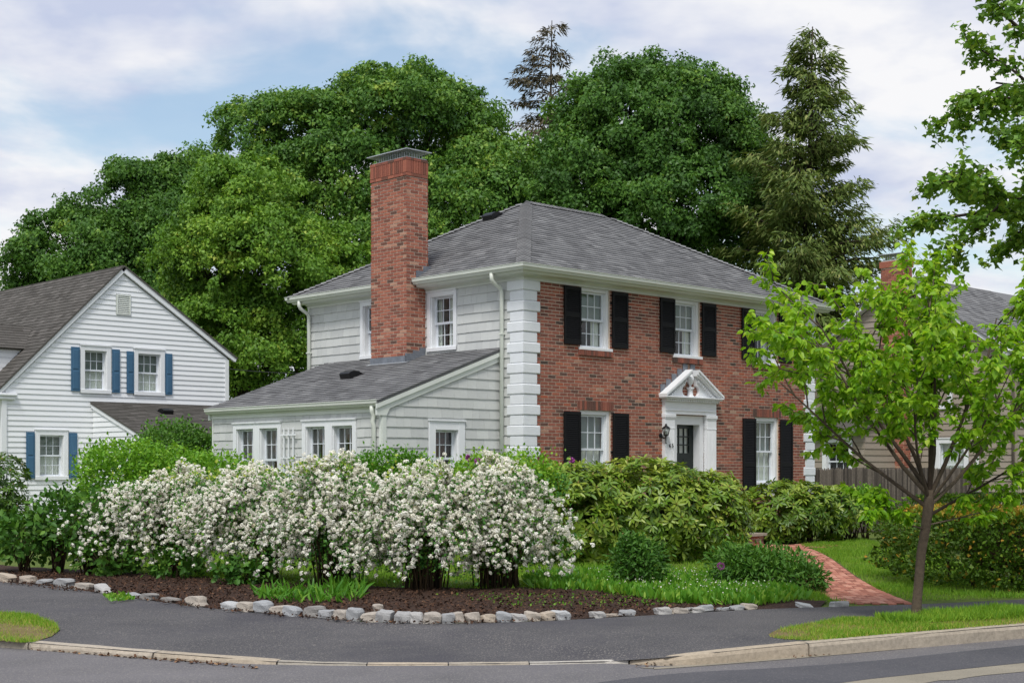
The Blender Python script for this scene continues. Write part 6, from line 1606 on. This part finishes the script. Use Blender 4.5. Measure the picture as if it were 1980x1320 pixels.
grass('lawn_grass', [(1660, 1170), (1600, 1158), (1575, 1135), (1590, 1110), (1560, 1090), (1480, 1068), (1440, 1085), (1430, 1120), (1540, 1160)], 0.0, 12000, 0.05, 0.10, 'grass strip on the left side of the brick path')
grass('verge_grass', VR, 0.012, 60000, 0.025, 0.07, 'patchy grass on the right verge around the street tree', dry=0.45)
grass('verge_grass', [(1690, 1193), (1760, 1187), (1980, 1178), (1980, 1192), (1850, 1200), (1720, 1206)], 0.03, 9000, 0.07, 0.13, 'longer green grass at the foot of the street tree')
grass('verge_grass', VLp, -0.03, 38000, 0.025, 0.07, 'patchy yellow-green grass on the left verge', dry=0.4)
def clump_bed(name, px, n, tpl, mat, smin, smax, tint0, label, lean=0.45):
    q = in_poly(px, 0.0, n, rs); n = len(q); p = np.c_[q, np.full(n, 0.01)]; Y = norm(np.c_[rs.normal(0, lean, (n, 2)), np.ones(n)]); N = norm(np.c_[rs.normal(0, 1, (n, 2)), np.full(n, 0.4)])
    return leaf_object(name, tpl, mat, p, Y, N, rs.uniform(smin, smax, n), rs.normal(tint0, 0.2, n), label=label, category='ground cover', kind='stuff')
clump_bed('lily_bed', [(1010, 1128), (1060, 1115), (1180, 1108), (1290, 1120), (1410, 1118), (1520, 1140), (1560, 1160), (1480, 1172), (1380, 1172), (1300, 1168), (1240, 1158), (1150, 1146), (1030, 1140)], 6500, 'long', L_GRASSY, 0.10, 0.19, 0.5, 'bright green lily leaves carpeting the bed before the rhododendron')
clump_bed('strap_leaves', [(480, 1150), (560, 1148), (690, 1150), (700, 1165), (600, 1168), (520, 1165)], 260, 'strap', L_GRASSY, 0.12, 0.24, 0.3, 'tufts of narrow strap leaves along the bed under the third spirea', 0.6)
clump_bed('strap_leaves', [(640, 1133), (700, 1135), (705, 1150), (640, 1148)], 90, 'strap', L_GRASSY, 0.14, 0.26, 0.35, 'small tuft of strap leaves beside bare mulch', 0.6)
clump_bed('weed_patch', [(200, 1153), (240, 1150), (260, 1160), (215, 1164)], 160, 'oval', L_GRASSY, 0.04, 0.08, 0.6, 'small weeds growing between the edging stones on the left', 0.8)
clump_bed('weed_patch', [(840, 1150), (1300, 1150), (1340, 1172), (1000, 1176)], 500, 'oval', L_GRASSY, 0.02, 0.05, 0.6, 'scattered seedlings on the open mulch', 0.9)
q = in_poly([(1120, 1120), (1400, 1120), (1540, 1150), (1480, 1170), (1300, 1165), (1150, 1145)], 0, 260, rs); n = len(q)
p = np.c_[q, rs.uniform(0.14, 0.22, n)]
leaf_object('lily_blossom', 'oval', PETAL, p, norm(rs.normal(size=(n, 3))), norm(rs.normal(size=(n, 3)) + UPV), rs.uniform(0.02, 0.035, n), rs.random(n), label='tiny white blossoms dotted over the lily leaves', category='blossom', kind='stuff')
q = in_poly([(0, 1104), (200, 1112), (420, 1122), (600, 1134), (800, 1142), (1000, 1142), (1150, 1147), (1300, 1156), (1500, 1166), (1450, 1177), (1300, 1186), (1080, 1199), (910, 1207), (800, 1208), (700, 1204), (550, 1192), (380, 1176), (200, 1150), (0, 1128)], 0.0, 15000, rs); n = len(q)
p = np.c_[q, rs.uniform(0.012, 0.034, n)]; N = norm(rs.normal(0, 0.5, (n, 3)) + UPV)
leaf_object('bark_chip', 'chip', CHIP, p, np.cross(N, rs.normal(size=(n, 3))), N, rs.uniform(0.012, 0.045, n), np.clip(rs.normal(0.4, 0.2, n), 0, 1), label='dark brown bark chips covering the bed', category='mulch', kind='stuff')
# leaf litter along the kerb
q = np.vstack([in_poly([(1650, 1252), (1720, 1246), (1725, 1252), (1655, 1258)], -0.13, 260, rs), in_poly([(60, 1250), (500, 1287), (500, 1291), (60, 1254)], -0.13, 320, rs), in_poly([(1230, 1284), (1560, 1264), (1980, 1226), (1980, 1230), (1560, 1268), (1230, 1288)], -0.13, 260, rs)]); n = len(q)
p = np.c_[q, np.full(n, -0.128)]; N = norm(rs.normal(0, 0.4, (n, 3)) + UPV)
leaf_object('leaf_litter', 'chip', CHIP, p, np.cross(N, rs.normal(size=(n, 3))), N, rs.uniform(0.015, 0.045, n), np.clip(rs.normal(0.75, 0.2, n), 0, 1), label='dry brown leaf litter lying in the gutter', category='litter', kind='stuff')

# purple allium by the path
ax_, ay_ = gnd(1394, 1150)
al = empty('allium', (ax_, ay_, 0), 0, label='single purple allium flower in front of the rhododendron', category='flower')
g = G(); g.tube([(0, 0, 0), (0.01, 0, 0.2), (0.0, 0, 0.36)], 0.005, 5); g.build('stem', L_GRASSY, al)
n = 160; d = unit(n); leaf_object('flower_head', 'oval', PURPLE, d * 0.038 + np.array([0, 0, 0.39]), d, np.cross(d, unit(n)), np.full(n, 0.02), RNG.random(n), al)
for k, (x, y, Z) in enumerate(((906, 885, 24.0), (924, 891, 24.0), (1105, 890, 25.0))):
    X, z = (x - 990) / FPX * Z, EYE + (HOR - y) / FPX * Z; n = 60; d = unit(n)
    fl = empty('azalea_bloom', (X, Z, z), 0, label=('deep magenta azalea bloom left of its twin above the spirea', 'magenta azalea bloom just right of another one above the spirea', 'pink bloom at the top left of the big rhododendron')[k], category='flower')
    leaf_object('petal_cluster', 'oval', PURPLE, d * 0.02, norm(d + UPV * 0.3), np.cross(d, unit(n)), np.full(n, 0.05), RNG.random(n), fl)
    g = G(); g.tube([(0, 0, -z + 0.02), (0.03, 0.02, -z * 0.5), (0, 0, 0)], 0.006, 5); g.build('stem', M['stem'], fl)

# covered grill beside the beige house
gx, gy = (1903 - 990) / FPX * 40.5, 40.5
gr = empty('covered_grill', (gx, gy, 0), PHI, label='dark covered barbecue grill standing beside the beige house wall', category='grill')
g = G(); g.prism([(-0.28, 0.15), (0.28, 0.15), (0.29, 0.72), (0.27, 0.86), (0.18, 0.98), (0.0, 1.02), (-0.18, 0.98), (-0.27, 0.86), (-0.29, 0.72)], -0.42, 0.42); g.build('cover', M['iron'], gr)
for x in (-0.38, 0.34):
    for y in (-0.24, 0.2): G().box(x, x + 0.04, y, y + 0.04, 0, 0.16).build('leg', M['iron'], gr)
